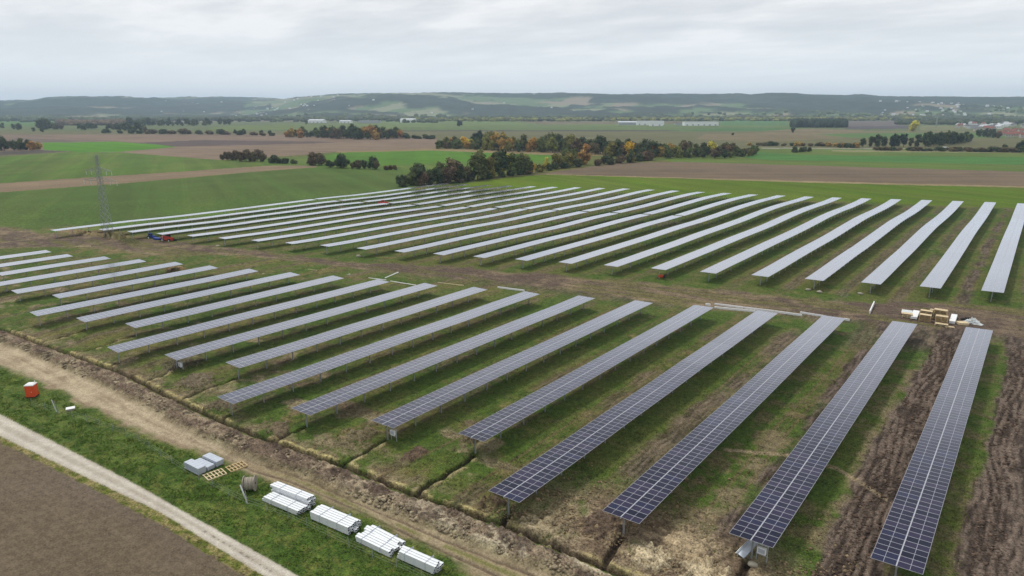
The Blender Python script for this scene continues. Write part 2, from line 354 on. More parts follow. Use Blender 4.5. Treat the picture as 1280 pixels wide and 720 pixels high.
def build_terrain():
    ys = np.concatenate([np.arange(137.9, 250, .42), np.arange(250, 770, .72)])
    dep = PITCH+np.arctan((ys-360)/F_PX); r = CH/np.tan(dep)
    r = np.concatenate([[11300], r[r < 11000], [48, 42, 36, 30, 22, 12, 2]])
    az = np.concatenate([np.arange(-180, -46, 6.), np.arange(-46, 46.01, .1), np.arange(52, 180, 6.)])
    a = np.radians(az)+0.0
    nr, na = len(r), len(a)
    Rg, Ag = np.meshgrid(r, a, indexing='ij')
    th = math.pi/2+YAW-Ag            # azimuth a to the right of the camera heading
    X = Rg*np.cos(th); Y = Rg*np.sin(th)
    x_ = X.ravel(); y_ = Y.ravel(); rr = Rg.ravel()
    # pixel of each vertex (used only to look up which surveyed plot it belongs to)
    d = np.stack([x_, y_, np.full_like(x_, -CH)], 1); kf = d@CF; kf = np.where(kf < 1, 1, kf)
    px = 640+F_PX*(d@CR)/kf; py = 360-F_PX*(d@CU)/kf
    n = len(x_)
    nA = fbm(x_/14, y_/14, 1); nB = fbm(x_/3.2, y_/3.2, 5); nC = fbm(x_/.9, y_/.9, 9, 3); nD = fbm(x_/60, y_/60, 13, 3)
    nE = fbm(x_/.4, y_/.4, 11, 2); nS = fbm(x_/1.1, y_/9, 21, 3)          # streaks along the rows
    nS2 = fbm(x_/.38, y_/2.8, 25, 3)
    c = lambda *t: srgb(*t)
    lush = c(70, 90, 32); olive = c(98, 97, 50); dry = c(122, 108, 72); mudc = c(70, 59, 51); mud2 = c(110, 96, 84); tan = c(164, 146, 116); pale = c(190, 174, 142)
    def mixc(A, B, t): return A*(1-t[:, None])+B*t[:, None]
    alb = mixc(np.tile(lush, (n, 1)), np.tile(olive, (n, 1)), ss(.35, .65, nA*.6+nB*.4))
    alb = mixc(alb, np.tile(dry, (n, 1)), ss(.5, .75, nB*.5+nC*.5)*.7)
    z = .10*(nB-.5)+.07*(nC-.5)
    cls = np.zeros(n, int)       # 0 grass ground
    grain = np.ones(n)
    # ---- distant fields
    far = (y_ > 0) & (((py < 293) & (rr > 200)) | (rr > 450))
    fa = far & (kf > 1)
    idx = np.where(fa)[0]
    pxx, pyy = px[idx], py[idx]
    wob = (fbm(pxx/40, pyy/3, 31, 2)-.5)*.5
    farcol = np.tile(c(86, 104, 52), (len(idx), 1)); fcls = np.zeros(len(idx), int)
    fX, fY = x_[idx], y_[idx]
    site = np.zeros(len(idx), bool)
    for k, (nm, poly, t) in enumerate(FIELDS):
        m = inpoly(pxx, pyy+wob, poly)
        a_ = .8+2.5*((k*37) % 7)/7
        u = fX*math.cos(a_)+fY*math.sin(a_)
        q = 1+.30*(fbm(fX[m]/90, fY[m]/90, 40+k, 3)-.5)+.22*(vnoise(u[m]/6, u[m]*0+k, k)-.5)+.25*(fbm(fX[m]/18, fY[m]/18, 50+k, 2)-.5)
        base_ = np.tile(c(*t), (int(m.sum()), 1))
        if nm in ('green', 'meadow', 'green2', 'brightband'):
            u2 = fX[m]*.45+fY[m]*.89; w2 = fX[m]*.89-fY[m]*.45
            st_ = ss(.44, .62, fbm(w2/85, u2/11, 340+k, 4)); base_ = mixc(base_, np.tile(c(112, 106, 66), (len(base_), 1)), st_*(.10 if nm == 'meadow' else .22))
            ln_ = np.exp(-((np.abs(np.mod(u2, 21)-10.5)-9.6)/.5)**2); base_ = base_*(1+.14*ln_[:, None])
        farcol[m] = base_*q[:, None]
        fcls[m] = 7 if t[0] > t[1] else 6
        site[m] = True
    farcol = np.clip(farcol.mean(1, keepdims=True)+(farcol-farcol.mean(1, keepdims=True))*1.15, .004, 1)*.90
    # inside the site footprint keep site ground
    ub = np.interp(fX, [-287, -80, 0, 40], [314, 383, 414, 425]); 
    inside = (fY < ub) & (fX > -296+0*fX) & (fX < 60) & (rr[idx] < 470) & (pyy > 226) | ((fX > -296) & (fX < 60) & (fY < ub) & (fY > 80) & (pyy > 226))
    use = site & ~inside
    alb[idx[use]] = farcol[use]; cls[idx[use]] = fcls[use]
    z[idx] *= (1-ss(300, 420, rr[idx]))
    z *= (1-ss(300, 500, rr))
    # ---- site: block ground
    uT = ip(L_TR, x_); uBS = ip(L_BS, x_); uGB = ip(L_GB, x_); uR1 = ip(L_R1, x_); uR2 = ip(L_R2, x_); uPF = ip(L_PF, x_); uMU = ip(L_MU, x_); uML = ip(L_ML, x_)
    # mind: L_MU is the farther edge of the haul road
    inA = (y_ > uT) & (y_ < uML+4) & (x_ < 60)
    rowf = (-(x_-xa(0)))/12.88; gi = np.floor(rowf); t = (1-(rowf-gi))*12.88      # t: metres right of the row line of row gi+1
    # row gi+1 is on the left: its right edge at 2.31
    tt = t-2.31
    muda = np.zeros(n); tana = np.zeros(n); lusha = np.zeros(n)
    warp = (nA-.5)*3+(nB-.5)*1.6
    tw = tt+warp
    g_1 = inA & (gi == -1); g0 = inA & (gi == 0); g1 = inA & (gi == 1); g2 = inA & (gi == 2); g3 = inA & (gi > 2); gm = inA & (gi < -1)
    muda = np.where(g_1, band(tw, 2.9, 9.0, .5), muda)
    muda = np.where(gm, band(tw, 4, 8, 1.5)*.6, muda)
    muda = np.where(g0, np.maximum(band(tw, 3.0, 9.6, .5), ss(148, 156, y_)*.9), muda)
    tana = np.where(g0, band(tw, 2.0, 3.2, .5)*.6, tana)
    muda = np.where(g1, np.maximum(band(tw, 5.2, 9.3, .6)*ss(.34, .60, nA+.12), ss(140, 152, y_)*.55*band(tw, 1, 9, 1)), muda)
    muda = np.where(g2, band(tw, 3.2, 6.5, 1.0)*ss(.40, .6, nA+.06)*.85, muda)
    tana = np.where(g2, band(tw, 3.4, 6.6, 1.0)*.35, tana)
    muda = np.where(g3, band(tw, 3.2, 5.6, 1.0)*ss(.46, .66, nA)*.6, muda)
    tana = np.where(g1, band(tw, 2.6, 5.0, 1)*(1-ss(88, 104, y_))*.9, tana)
    muda = np.where(inA, np.maximum(muda, ss(uML-9, uML+3, y_)*ss(.36, .56, nA+nB*.15)*.85*ss(-170, -90, x_)), muda)
    lusha = np.where(inA, (1-ss(2.0, 4.2, tw))*ss(.25, .5, nA+.05), 0)
    # under the tables: noisy patches mixed part way to the mud colour
    under = inA & (tt > 8.2)
    muda = np.where(under, np.maximum(muda, .45*ss(.4, .6, nB)), muda)
    # far block
    inB = (y_ > uMU-2) & (y_ < np.interp(x_, [-294, -80, 0, 40], [311, 380, 411, 424])) & (x_ > -296) & (x_ < 60)
    rowb = (-(x_-xb(0)))/12.80; gb = np.floor(rowb); tb = (1-(rowb-gb))*12.8-2.31+warp*.8
    mb = band(tb, 3.6, 6.2, .7)*np.where(gb < 1, .9, np.where(gb < 4, .6, .35))*ss(.38, .58, nA+.05)
    muda = np.where(inB, mb, muda)
    lusha = np.where(inB, .75*(1-band(tb, 3, 7, 1)), lusha)
    # dark disturbed soil strip along the break in the far rows
    br = inB & (x_ < -110); yb = np.interp(x_, [-290, -123], [212, 273])
    muda = np.where(br, np.maximum(muda, band(y_, yb-14, yb+1, 3)*.6*ss(.3, .55, nB)), muda)
    # haul road between the blocks
    hr = band(y_, uML+(nB-.5)*5+(nA-.5)*5, uMU+(nB-.5)*5+(nA-.5)*5, 1.6)*(x_ < 140)
    trackline = np.zeros(n)
    for o_ in (.25, .42, .62, .8):
        yc = uML+(uMU-uML)*o_+(vnoise(x_/35, x_*0+o_*9, 3)-.5)*3
        trackline = np.maximum(trackline, np.exp(-((y_-yc)/.55)**2))
    alb = mixc(alb, np.tile(lush, (n, 1)), np.clip(lusha, 0, 1)*.55*(cls == 0))
    # pairs of wheel tracks left between the tables
    tmed = np.where(inB, tb-warp*.8, tt)+(vnoise(y_/25., gi*7.3, 311)-.5)*1.6
    wt = np.exp(-((tmed-3.4)/.30)**2)+np.exp(-((tmed-5.3)/.30)**2)+.6*np.exp(-((tmed-4.3)/.2)**2)
    wt = wt*ss(.34, .56, fbm(x_/6, y_/26, 313, 3)+.04)*((inA & (gi >= 1)) | inB)
    alb = mixc(alb, np.tile(c(104, 88, 64), (n, 1)), np.clip(wt, 0, 1)*.7); z -= .05*wt
    alb = mixc(alb, np.tile(c(104, 92, 68), (n, 1)), ((gi == -1) | (gi == 0) | (gi == 1))*inA*ss(.47, .62, nC*.4+nB*.6)*.6)
    roadc = mixc(np.tile(c(128, 112, 88), (n, 1)), np.tile(c(94, 80, 68), (n, 1)), np.clip(ss(.38, .62, nB*.5+nA*.5)+ss(-60, 0, x_)*.45, 0, 1))
    roadc = mixc(roadc, np.tile(olive, (n, 1)), ss(.5, .62, fbm(x_/18, y_/3, 61))*.7)
    roadc = mixc(roadc, np.tile(c(82, 68, 60), (n, 1)), trackline*.55)
    xr = x_+(vnoise(y_/16., x_*0+gi*3, 317)-.5)*2.2+(nB-.5)*.5
    rl2 = np.abs(np.sin(math.pi*xr/.92)); streak = ss(.36, .64, nS2*.60+nS*.16+(rl2-.3)*.30*ss(.35, .65, fbm(x_/2.2, y_/7, 331, 3))+.07)
    mudcol = mixc(np.tile(mudc*.82, (n, 1)), np.tile(mud2*1.0, (n, 1)), streak)
    alb = mixc(alb, mudcol, np.clip(muda, 0, 1))
    alb = mixc(alb, np.tile(tan*.62, (n, 1)), np.clip(tana, 0, 1)*ss(.3, .6, nB+.05)*.8)
    alb = mixc(alb, roadc, hr)
    rut = rl2 if False else np.abs(np.sin(math.pi*(x_+(vnoise(y_/16., x_*0+gi*3, 317)-.5)*2.2+(nB-.5)*.5)/.92))
    z += np.where(inA, muda*(.17*(rut-.5)*ss(.35, .65, fbm(x_/2.2, y_/7, 331, 3))+.22*(nS2-.5)), 0)
    z += hr*(.14*(nC-.5)-.08*trackline)
    cls = np.where((muda > .55) & inA, 3, cls); cls = np.where(hr > .5, 4, cls)
    # brown earth zones by the left end of the haul road
    wl = ss(0, 1, 1-((x_+270)/60)**2-((y_-104)/15)**2)*ss(.3, .55, nB)
    alb = mixc(alb, np.tile(c(126, 108, 78), (n, 1)), np.clip(wl*1.3, 0, 1)*(cls != 4))
    # thin lines of backfilled cable trench across both blocks
    for pts, wdt, amt in (([(-29.9, 87.8), (-22.4, 91.6), (-16.1, 92.0), (-9.1, 87.6)], .55, .9), ([(-136, 176), (-84.7, 227), (-29.7, 267), (-1.4, 287), (40, 318)], .55, .55), ([(-138, 207), (-59.5, 299)], .5, .4)):
        P = np.array(pts); yl = np.interp(x_, P[:, 0], P[:, 1]); msk = np.exp(-((y_-yl)/wdt)**4)*((x_ > P[0, 0]) & (x_ < P[-1, 0]))
        alb = mixc(alb, np.tile(tan*.75, (n, 1)), msk*amt)
    # ---- bare clay between the trench and the near row ends
    clay = np.zeros(n); lump = np.zeros(n)
    dT = y_-uT
    c_r = ss(-50, -36, x_)*(1-ss(-18, -10, x_))
    clay = np.maximum(clay, (1-ss(8, 17, dT+(nA-.5)*7))*(dT > .2)*c_r*ss(.28, .46, nB*.7+nA*.3+.05))
    c_l = 1-ss(-50, -38, x_)
    clay = np.maximum(clay, (1-ss(1.2, 5, dT+(nB-.5)*5))*(dT > .2)*c_l*ss(.30, .6, nB+.02)*.8)
    clay = np.maximum(clay, ((1-ss(3, 13, dT+(nA-.5)*9))*(dT > .2))*ss(-18, -10, x_)*.5*ss(.35, .6, nB))
    clay = np.maximum(clay, (dT > .2)*(dT < 26)*c_l*ss(.60, .72, fbm(x_/7, y_/5, 71))*.75)
    lips = np.exp(-((dT-.75-(nC-.5)*.5)/.34)**2)*.9*ss(.36, .6, fbm(x_/4, y_*0, 301))
    claycol = mixc(np.tile(c(146, 130, 104), (n, 1)), np.tile(c(106, 90, 72), (n, 1)), ss(.4, .6, nB*.5+nC*.3+nE*.2))
    alb = mixc(alb, claycol, np.clip(clay, 0, 1)); alb = mixc(alb, np.tile(c(186, 172, 118), (n, 1)), np.clip(lips*ss(.38, .55, nC*.5+nB*.5+.02), 0, 1)*(y_ < uML))
    z += clay*.25*(nC-.5)+.08*lips*nC
    # pale clay fans
    for cx_, cy_, sx_, sy_, hgt, cc in ((-30.5+3.2, 59.5, 2.6, 2.2, .45, pale), (-21.5, 60, 2.4, 2.6, .5, pale), (-24.5, 64, 3.0, 3.0, .25, tan), (-39, 56.5, 3.2, 2.6, .4, c(150, 136, 108)), (-34, 62, 2.4, 3, .4, c(104, 88, 74)), (-60.5, 69, 1.6, 4.4, .55, c(118, 102, 82)), (-63.5, 60.0, 1.4, 2.2, .5, c(98, 80, 68)),
                                        (-47.0, 60, 1.8, 4.0, .6, c(88, 74, 60)), (-100, 52.5, 2.5, 3, .5, c(110, 98, 80)), (-74, 58, 2.5, 4, .45, c(116, 104, 80)), (-113, 55, 3, 3, .5, c(112, 100, 82)), (-123, 57, 3, 3.5, .5, c(104, 96, 78)), (-86, 53, 3, 2, .4, c(112, 98, 78)),
                                        (-200, 96, 3, 3, 1.0, c(130, 110, 80)), (-258, 108, 5, 2.5, 1.6, c(84, 86, 52)), (-272, 109, 6, 2.5, 1.6, c(96, 90, 60)), (-290, 106, 8, 2.5, 1.0, c(136, 120, 86))):
        e_ = ((x_-cx_)/sx_)**2+((y_-cy_)/sy_)**2; m_ = np.clip((1.1-e_)+(nC-.5)*2.2+(nE-.5)*1.6+(nB-.5)*1.4, 0, 1)
        alb = mixc(alb, np.tile(cc, (n, 1))*(.8+.4*nC)[:, None], np.clip(m_*1.6, 0, 1)*.92); z += hgt*m_*(.15+.9*nC+.6*nE)
    # branch trenches to each near row end
    brm = np.zeros(n)
    for i in range(14):
        X0, n0, _ = ROWS_A[i]; uT0 = float(np.interp(X0, L_TR[:, 0], L_TR[:, 1]))
        if i in (0,): continue
        xw = X0+(.9 if i in (4, 2) else .3)*(1-(y_-uT0)/max(n0+1.0-uT0, 1))+(vnoise(y_/1.7, y_*0+i, 8)-.5)*.5
        m_ = np.exp(-((x_-xw)/(.42 if i < 5 else .3))**4)*((y_ > uT-.2) & (y_ < n0+.9))*(1.0 if i < 5 else .8)
        brm = np.maximum(brm, m_)
        lp = np.exp(-((x_-xw-.9)/.4)**2)*((y_ > uT) & (y_ < n0))*ss(.4, .6, nC)
        alb = mixc(alb, np.tile(c(164, 148, 110), (n, 1)), lp*.75); z += lp*.16
    alb = mixc(alb, np.tile(c(62, 52, 42), (n, 1)), np.clip(brm, 0, 1)); z -= .75*brm
    tr = np.exp(-((dT-(nC-.5)*.35)/.42)**4)*(x_ < 30)*(x_ > -230)
    alb = mixc(alb, np.tile(c(66, 54, 42), (n, 1)), np.clip(tr, 0, 1)); z -= .85*tr
    # ---- spoil bank, earth track, grass strip, farm road, plough
    bank = ss(-.7, -1.7, dT)*ss(uBS-1.3, uBS+1.3, y_+(nB-.5)*2.4)*(dT < 0)
    bcol = mixc(np.tile(c(150, 134, 110), (n, 1)), np.tile(c(116, 100, 84), (n, 1)), ss(.35, .6, nB))
    bcol = mixc(bcol, np.tile(c(178, 165, 140), (n, 1)), ss(-75, -38, x_)*ss(.38, .6, fbm(x_/3, y_/2, 77)))
    bcol = mixc(bcol, np.tile(c(84, 70, 60), (n, 1)), ss(.52, .66, fbm(x_/2.2, y_/1.4, 81, 3))*.85)
    alb = mixc(alb, bcol, np.clip(bank, 0, 1))
    ripple = np.abs(np.sin(x_*1.9+y_*.6+(nB-.5)*5))
    z += bank*(.55+.75*(nB-.5)+.85*(nC-.5)+.28*ripple)
    trk = (dT < -.5)*(1-ss(uBS-1, uBS+1, y_+(nB-.5)*2))*ss(-1.1, 1.1, y_-uGB+(nB-.5)*3.2)
    lw = np.clip((y_-uGB)/np.maximum(uBS-uGB, 1), 0, 1)
    tcol = mixc(np.tile(c(176, 160, 132), (n, 1)), np.tile(c(146, 128, 104), (n, 1)), ss(.4, .65, nB*.5+fbm(x_/6, y_/.5, 91, 3)*.5))
    tcol = mixc(tcol, np.tile(c(150, 134, 106), (n, 1)), ss(-95, -70, x_)*.6)
    tcol = mixc(tcol, np.tile(c(110, 114, 54), (n, 1)), np.exp(-((lw-.52)/.10)**2)*ss(-85, -60, x_)*.75*ss(.35, .55, nB+.08))
    rl = 1.2*np.exp(-((lw-.30)/.06)**2)+np.exp(-((lw-.74)/.05)**2)
    tcol = mixc(tcol, np.tile(c(90, 76, 62), (n, 1)), np.clip(rl, 0, 1)*ss(-95, -72, x_)*.75)
    tcol = mixc(tcol, np.tile(c(186, 170, 142), (n, 1)), np.clip(np.exp(-((lw-.35)/.12)**2)+np.exp(-((lw-.8)/.12)**2), 0, 1)*(1-ss(-95, -75, x_))*.55)
    alb = mixc(alb, tcol, np.clip(trk, 0, 1)); z += trk*(-.10*rl*ss(-95, -72, x_)+.05*(nC-.5))
    strip = (y_ < uGB+1) & (y_ > uR1-2)
    sw = ss(uGB-.6, uGB-1.6, y_)
    gcol = mixc(np.tile(c(72, 92, 34), (n, 1)), np.tile(c(88, 102, 44), (n, 1)), ss(.35, .65, fbm(x_/2.2, y_/1.1, 95, 4)))
    gcol = mixc(gcol, np.tile(c(58, 82, 26), (n, 1)), ss(.42, .6, fbm(x_/5, y_/2.2, 97, 3))*.7)
    gcol = mixc(gcol, np.tile(c(104, 104, 50), (n, 1)), ss(.56, .7, nC)*.45)
    gs = strip*(1-np.clip(trk, 0, 1)); alb = mixc(alb, gcol, gs)
    z = np.where(strip & (trk < .5), .16*(nC-.5)+.12*(nB-.5), z)
    wr = (nC-.5)*.35
    rd = ss(-.12, .12, uR1-y_+wr*.6)*ss(-.12, .12, y_-uR2+wr*.6)
    rw = np.clip((y_-uR2)/np.maximum(uR1-uR2, .5), 0, 1)
    rc = mixc(np.tile(c(198, 190, 174), (n, 1)), np.tile(c(182, 172, 156), (n, 1)), ss(.35, .65, nB*.5+nC*.5))
    rc = mixc(rc, np.tile(c(164, 154, 138), (n, 1)), np.exp(-((rw-.5)/.13)**2)*.5)
    rc = mixc(rc, np.tile(c(210, 203, 190), (n, 1)), (np.exp(-((rw-.25)/.1)**2)+np.exp(-((rw-.78)/.1)**2))*.5)
    ph = np.exp(-((rw-.42-.06*np.sin(x_/6))/.05)**2)*ss(.62, .70, vnoise(x_/.35, y_*0, 99))*(x_ > -70)
    rc = mixc(rc, np.tile(c(100, 92, 84), (n, 1)), ph*.8)
    vg = (y_ < uR2+.3) & (y_ > uPF-.5)
    alb = mixc(alb, mixc(np.tile(c(92, 98, 40), (n, 1)), np.tile(c(132, 122, 78), (n, 1)), ss(.4, .6, nC)), vg.astype(float))
    pf = ss(-.15, .15, uPF-y_+(nC-.5)*.5)
    pc = mixc(np.tile(c(114, 101, 91), (n, 1)), np.tile(c(98, 86, 77), (n, 1)), ss(.3, .7, nC*.5+nA*.5)); 
    pc = mixc(pc, np.tile(c(116, 102, 74), (n, 1)), (1-ss(0, 12, uPF-y_-14+(nD-.5)*20))*0+ss(.48, .62, nD)*.5)
    near = (y_ < uR1+3)
    lowz = ss(-2, 0.4, uR1-y_)
    z = z*(1-lowz); z += pf*.10*(nC-.5)*(y_ < uPF)
    pc = .93*pc*(1+.045*np.sin((uPF-y_)*7.4+(nB-.5)*2.5)*ss(.3, .6, nD)-.08*np.exp(-((np.mod(uPF-y_, 15.)-6)/.35)**2)-.08*np.exp(-((np.mod(uPF-y_, 15.)-7.9)/.35)**2))[:, None]
    alb = mixc(alb, rc, rd); alb = mixc(alb, pc*np.ones((n, 1)), pf*(y_ < uPF+1))
    cls = np.where(bank > .5, 5, cls); cls = np.where(trk > .5, 2, cls); cls = np.where(gs > .5, 0, cls); cls = np.where(rd > .5, 1, cls); cls = np.where((pf > .5) & (y_ < uPF), 7, cls)
    z = z+tz(x_, y_)
    z = np.where(rr > 520, 0, z)
    grain = np.where(cls == 1, .25, grain); grain = np.where(cls == 7, .55, grain); grain = np.where(rr > 420, .5, grain)
    grain = np.where(cls == 2, .5, grain)
    V = np.stack([x_, y_, z], 1)
    ii = np.arange(nr-1)[:, None]*na+np.arange(na)[None, :]
    jn = (np.arange(na)+1) % na
    i2 = np.arange(nr-1)[:, None]*na+jn[None, :]
    Fq = np.stack([ii, i2, i2+na, ii+na], 2).reshape(-1, 4)[:, ::-1]
    fc = cls[Fq[:, 0]]
    names = {0: 'grass_ground', 1: 'farm_road', 2: 'earth_track', 3: 'mud', 4: 'haul_road', 5: 'spoil_bank', 6: 'green_field', 7: 'ploughed_field'}
    for k, nm in names.items():
        sel = Fq[fc == k]
        if k == 0:   # close the nadir
            pass
        if len(sel) == 0: continue
        uq, inv = np.unique(sel, return_inverse=True); inv = inv.reshape(sel.shape)
        me = mesh_np(nm, V[uq], inv, [MG], smooth=True)
        at = me.attributes.new('albedo', 'FLOAT_COLOR', 'POINT'); at.data.foreach_set('color', np.concatenate([np.clip(alb[uq], 0.003, 1), np.ones((len(uq), 1))], 1).astype(np.float32).ravel())
        at = me.attributes.new('grain', 'FLOAT', 'POINT'); at.data.foreach_set('value', grain[uq].astype(np.float32))
        o = link(nm, me); o['kind'] = 'structure'
build_terrain()

# ------------------------------------------------------------------ hills
def local(xl, yl): return np.array([xl*math.cos(YAW)-yl*math.sin(YAW), xl*math.sin(YAW)+yl*math.cos(YAW)])
SKY_X = [-900, -300, 0, 40, 65, 90, 200, 275, 330, 352, 385, 420, 470, 560, 640, 700, 760, 850, 925, 937, 960, 1000, 1060, 1075, 1100, 1180, 1280, 1500, 2200]
SKY_Y = [124, 124, 125.5, 125, 122.3, 121.3, 122.3, 120.8, 122.5, 123, 121.0, 118.3, 116.8, 116.6, 118.0, 117.0, 118.6, 117.4, 118.2, 120.2, 118.6, 118.6, 119.8, 118.4, 120.4, 121.2, 121.8, 121, 122]
def ridge_r(px): return np.interp(px, [-900, 0, 60, 330, 380, 1280, 2200], [9800, 9800, 9000, 8600, 6600, 6800, 7500])
def bearing(px):
    px = np.asarray(px, float)
    d = CF[:, None]+CR[:, None]*(px.ravel()-640)/F_PX-CU[:, None]*(136.9-360)/F_PX
    n_ = np.hypot(d[0], d[1]); return (d[0]/n_).reshape(px.shape), (d[1]/n_).reshape(px.shape)
def xy_from(px, rad):
    a, b = bearing(px); return rad*a, rad*b
def hill_h(px, rad):
    """height of the hills for bearing px (photo column of the bearing) and distance rad"""
    px = np.asarray(px, float); rad = np.asarray(rad, float)
    Rr = ridge_r(px); ty = np.interp(px, SKY_X, SKY_Y)
    ax, ay = bearing(px); kk = (ax*CF[0]+ay*CF[1]); uu = (ax*CU[0]+ay*CU[1])
    # solve (360-ty)/F = (Rr*uu + dz*CU.z)/(Rr*kk + dz*CF.z)
    q = (360-ty)/F_PX; dz = Rr*(q*kk-uu)/(CU[2]-q*CF[2]); zr = CH+dz-9
    r0 = np.interp(px, [-900, 300, 380, 1280, 2200], [4300, 4300, 3500, 3600, 3600])
    s = np.clip((rad-r0)/(Rr-r0), 0, 1.25)
    bx = px*rad/F_PX
    n_ = fbm(bx/700., rad/700., 111, 4)-.5
    prof = np.where(s < 1, ss(0, 1, s)**.85, 1-(s-1)*1.2)
    und = n_*1.3*np.sin(np.clip(s, 0, 1)*math.pi)
    return zr*np.clip(prof+und*.55, 0, 1.0)*(s > 0)-1.5*(s <= 0), s
def build_hills():
    pxs = np.concatenate([np.arange(-1200, -40, 25), np.arange(-40, 1320, 2.2), np.arange(1330, 2600, 25)]); rs = np.concatenate([np.arange(3400, 7200, 34), np.arange(7200, 11500, 90)])
    P, Q = np.meshgrid(pxs, rs, indexing='xy')
    h, s = hill_h(P.ravel(), Q.ravel())
    X, Y = xy_from(P.ravel(), Q.ravel())
    f1 = fbm(X/560, Y/700, 121, 4); cell = fbm(X/260, Y/420, 125, 2)
    forest = ss(.455, .485, f1*.7+fbm(X/150, Y/200, 131, 3)*.3+.03*ss(.5, 1., s)-.03*(np.abs(P.ravel()-500) < 160))
    forest = np.maximum(forest, ss(.90, .95, s)*(P.ravel() > 380))
    forest = np.maximum(forest, (P.ravel() > 840)*ss(.35, .45, s+(f1-.5)*.5)*.95)
    fields = np.array([srgb(104, 118, 82), srgb(128, 130, 102), srgb(92, 110, 72), srgb(134, 124, 104), srgb(112, 122, 88)])
    ci = (np.floor(vnoise(np.floor(X/150)+.5, np.floor(Y/260)+.5, 141)*5)).astype(int) % 5
    alb = fields[ci]
    fcol = srgb(50, 60, 46)[None, :]*(.7+.6*fbm(X/60, Y/60, 151, 2))[:, None]
    alb = alb*(1-forest[:, None])+fcol*forest[:, None]
    z = h+forest*(s > .02)*(14*fbm(X/40, Y/40, 161, 3)+2)*(s < 1.1)
    V = np.stack([X, Y, z], 1); n1_, n2_ = len(rs), len(pxs)
    ii = np.arange(n1_-1)[:, None]*n2_+np.arange(n2_-1)[None, :]
    Fq = np.stack([ii, ii+1, ii+1+n2_, ii+n2_], 2).reshape(-1, 4)
    me = mesh_np('hills', V, Fq, [MG], smooth=True)
    at = me.attributes.new('albedo', 'FLOAT_COLOR', 'POINT'); at.data.foreach_set('color', np.concatenate([alb, np.ones((len(alb), 1))], 1).astype(np.float32).ravel())
    at = me.attributes.new('grain', 'FLOAT', 'POINT'); at.data.foreach_set('value', np.full(len(alb), .2, np.float32))
    o = link('hills', me); o['kind'] = 'structure'
build_hills()

# ------------------------------------------------------------------ haze
hb = MB(); hb.box((0, 0, 134), (23000, 23000, 274), None)
hm = bpy.data.materials.new('air'); hm.use_nodes = True; t_ = hm.node_tree; t_.nodes.clear()
vo = N(t_, 'ShaderNodeOutputMaterial'); pv = N(t_, 'ShaderNodeVolumePrincipled')
pv.inputs['Color'].default_value = (.62, .79, 1.0, 1); pv.inputs['Density'].default_value = 9.0e-5; pv.inputs['Anisotropy'].default_value = 0.0
t_.links.new(pv.outputs[0], vo.inputs['Volume'])
hb.mats = [hm]; hb.m = [0]*len(hb.m)
ho = hb.build('haze'); ho['kind'] = 'stuff'

# ------------------------------------------------------------------ solar tables
def module_geo():
    xs = np.array([-1.14, -1.108, -.02, .02, 1.108, 1.14]); ys = np.array([-.513, -.486, .486, .513])
    V = []; Fs = []; Mi = []
    for y in ys:
        for x in xs: V.append((x, y, 0))
    for j in range(3):
        for i in range(5):
            a = j*6+i; Fs.append((a, a+1, a+7, a+6))
            Mi.append(0 if (j == 1 and i in (1, 3)) else 2 if (j == 1 and i == 2) else 1)
    b = len(V); V += [(-1.14, -.513, -.035), (1.14, -.513, -.035), (1.14, .513, -.035), (-1.14, .513, -.035)]
    Fs += [(b+3, b+2, b+1, b)]; Mi += [3]
    c_ = [0, 5, 23, 18]
    for k in range(4):
        Fs.append((b+k, b+(k+1) % 4, c_[(k+1) % 4], c_[k])); Mi.append(1)
    return np.array(V), np.array(Fs), np.array(Mi)
MV, MF, MM = module_geo()
PANEL = []
for k in range(4):
    PANEL.append(mesh_np('solar_panel', MV, MF, [M_['glass'][k], M_['frame'], M_['gap'], M_['back']], MM))
ct, st = math.cos(TILT), math.sin(TILT)
TILT0 = TILT
def set_tilt(a):
    global TILT, ct, st
    TILT = a; ct, st = math.cos(a), math.sin(a)
def deck_mesh(name, n0, n1, zf, seed):
    r = np.random.default_rng(seed); Vs = []; Fs = []; Ms = []; b = 0
    for k in range(n0, n1):
        dz = zf((k+.5)*PM); sl = (zf((k+1)*PM)-zf(k*PM))/PM
        for sx in (-1, 1):
            v = MV.copy(); v[:, 0] += sx*1.17
            rr_ = r.normal(0, .0008)
            z = v[:, 2]+v[:, 0]*(st/ct)+rr_*(v[:, 0]-sx*1.17)+sl*v[:, 1]+dz
            v = np.stack([v[:, 0], v[:, 1]+(k+.5)*PM, z], 1)
            m = MM.copy(); m[m > 0] += 3; m[m == 0] = r.choice(4, p=[.45, .25, .2, .1])
            Vs.append(v); Fs.append(MF+b); Ms.append(m); b += len(v)
    # two face sizes are all quads
    return mesh_np(name, np.concatenate(Vs), np.concatenate(Fs), M_['glass']+[M_['frame'], M_['gap'], M_['back']], np.concatenate(Ms))
pb = MB(); hP = ZC-.15
pb.box((0, .07, hP/2), (.16, .012, hP), M_['steel']); pb.box((-.075, 0, hP/2), (.012, .13, hP), M_['steel']); pb.box((.075, 0, hP/2), (.012, .13, hP), M_['steel'])
pb.box((0, 0, hP-.08), (.34, .2, .10), M_['steel'])
POST = pb.mesh('post')
bb = MB()
bb.bar((-2.0, 0, ZC-.05-2.0*st-.03), (2.0, 0, ZC-.05+2.0*st-.03), .07, M_['steel'], .06)
CROSS = bb.mesh('cross_beam')
ORD = ['first', 'second', 'third', 'fourth', 'fifth', 'sixth', 'seventh', 'eighth', 'ninth', 'tenth', 'eleventh', 'twelfth', 'thirteenth', 'fourteenth', 'fifteenth', 'sixteenth', 'seventeenth', 'eighteenth', 'nineteenth', 'twentieth', 'twenty-first', 'twenty-second', 'twenty-third']
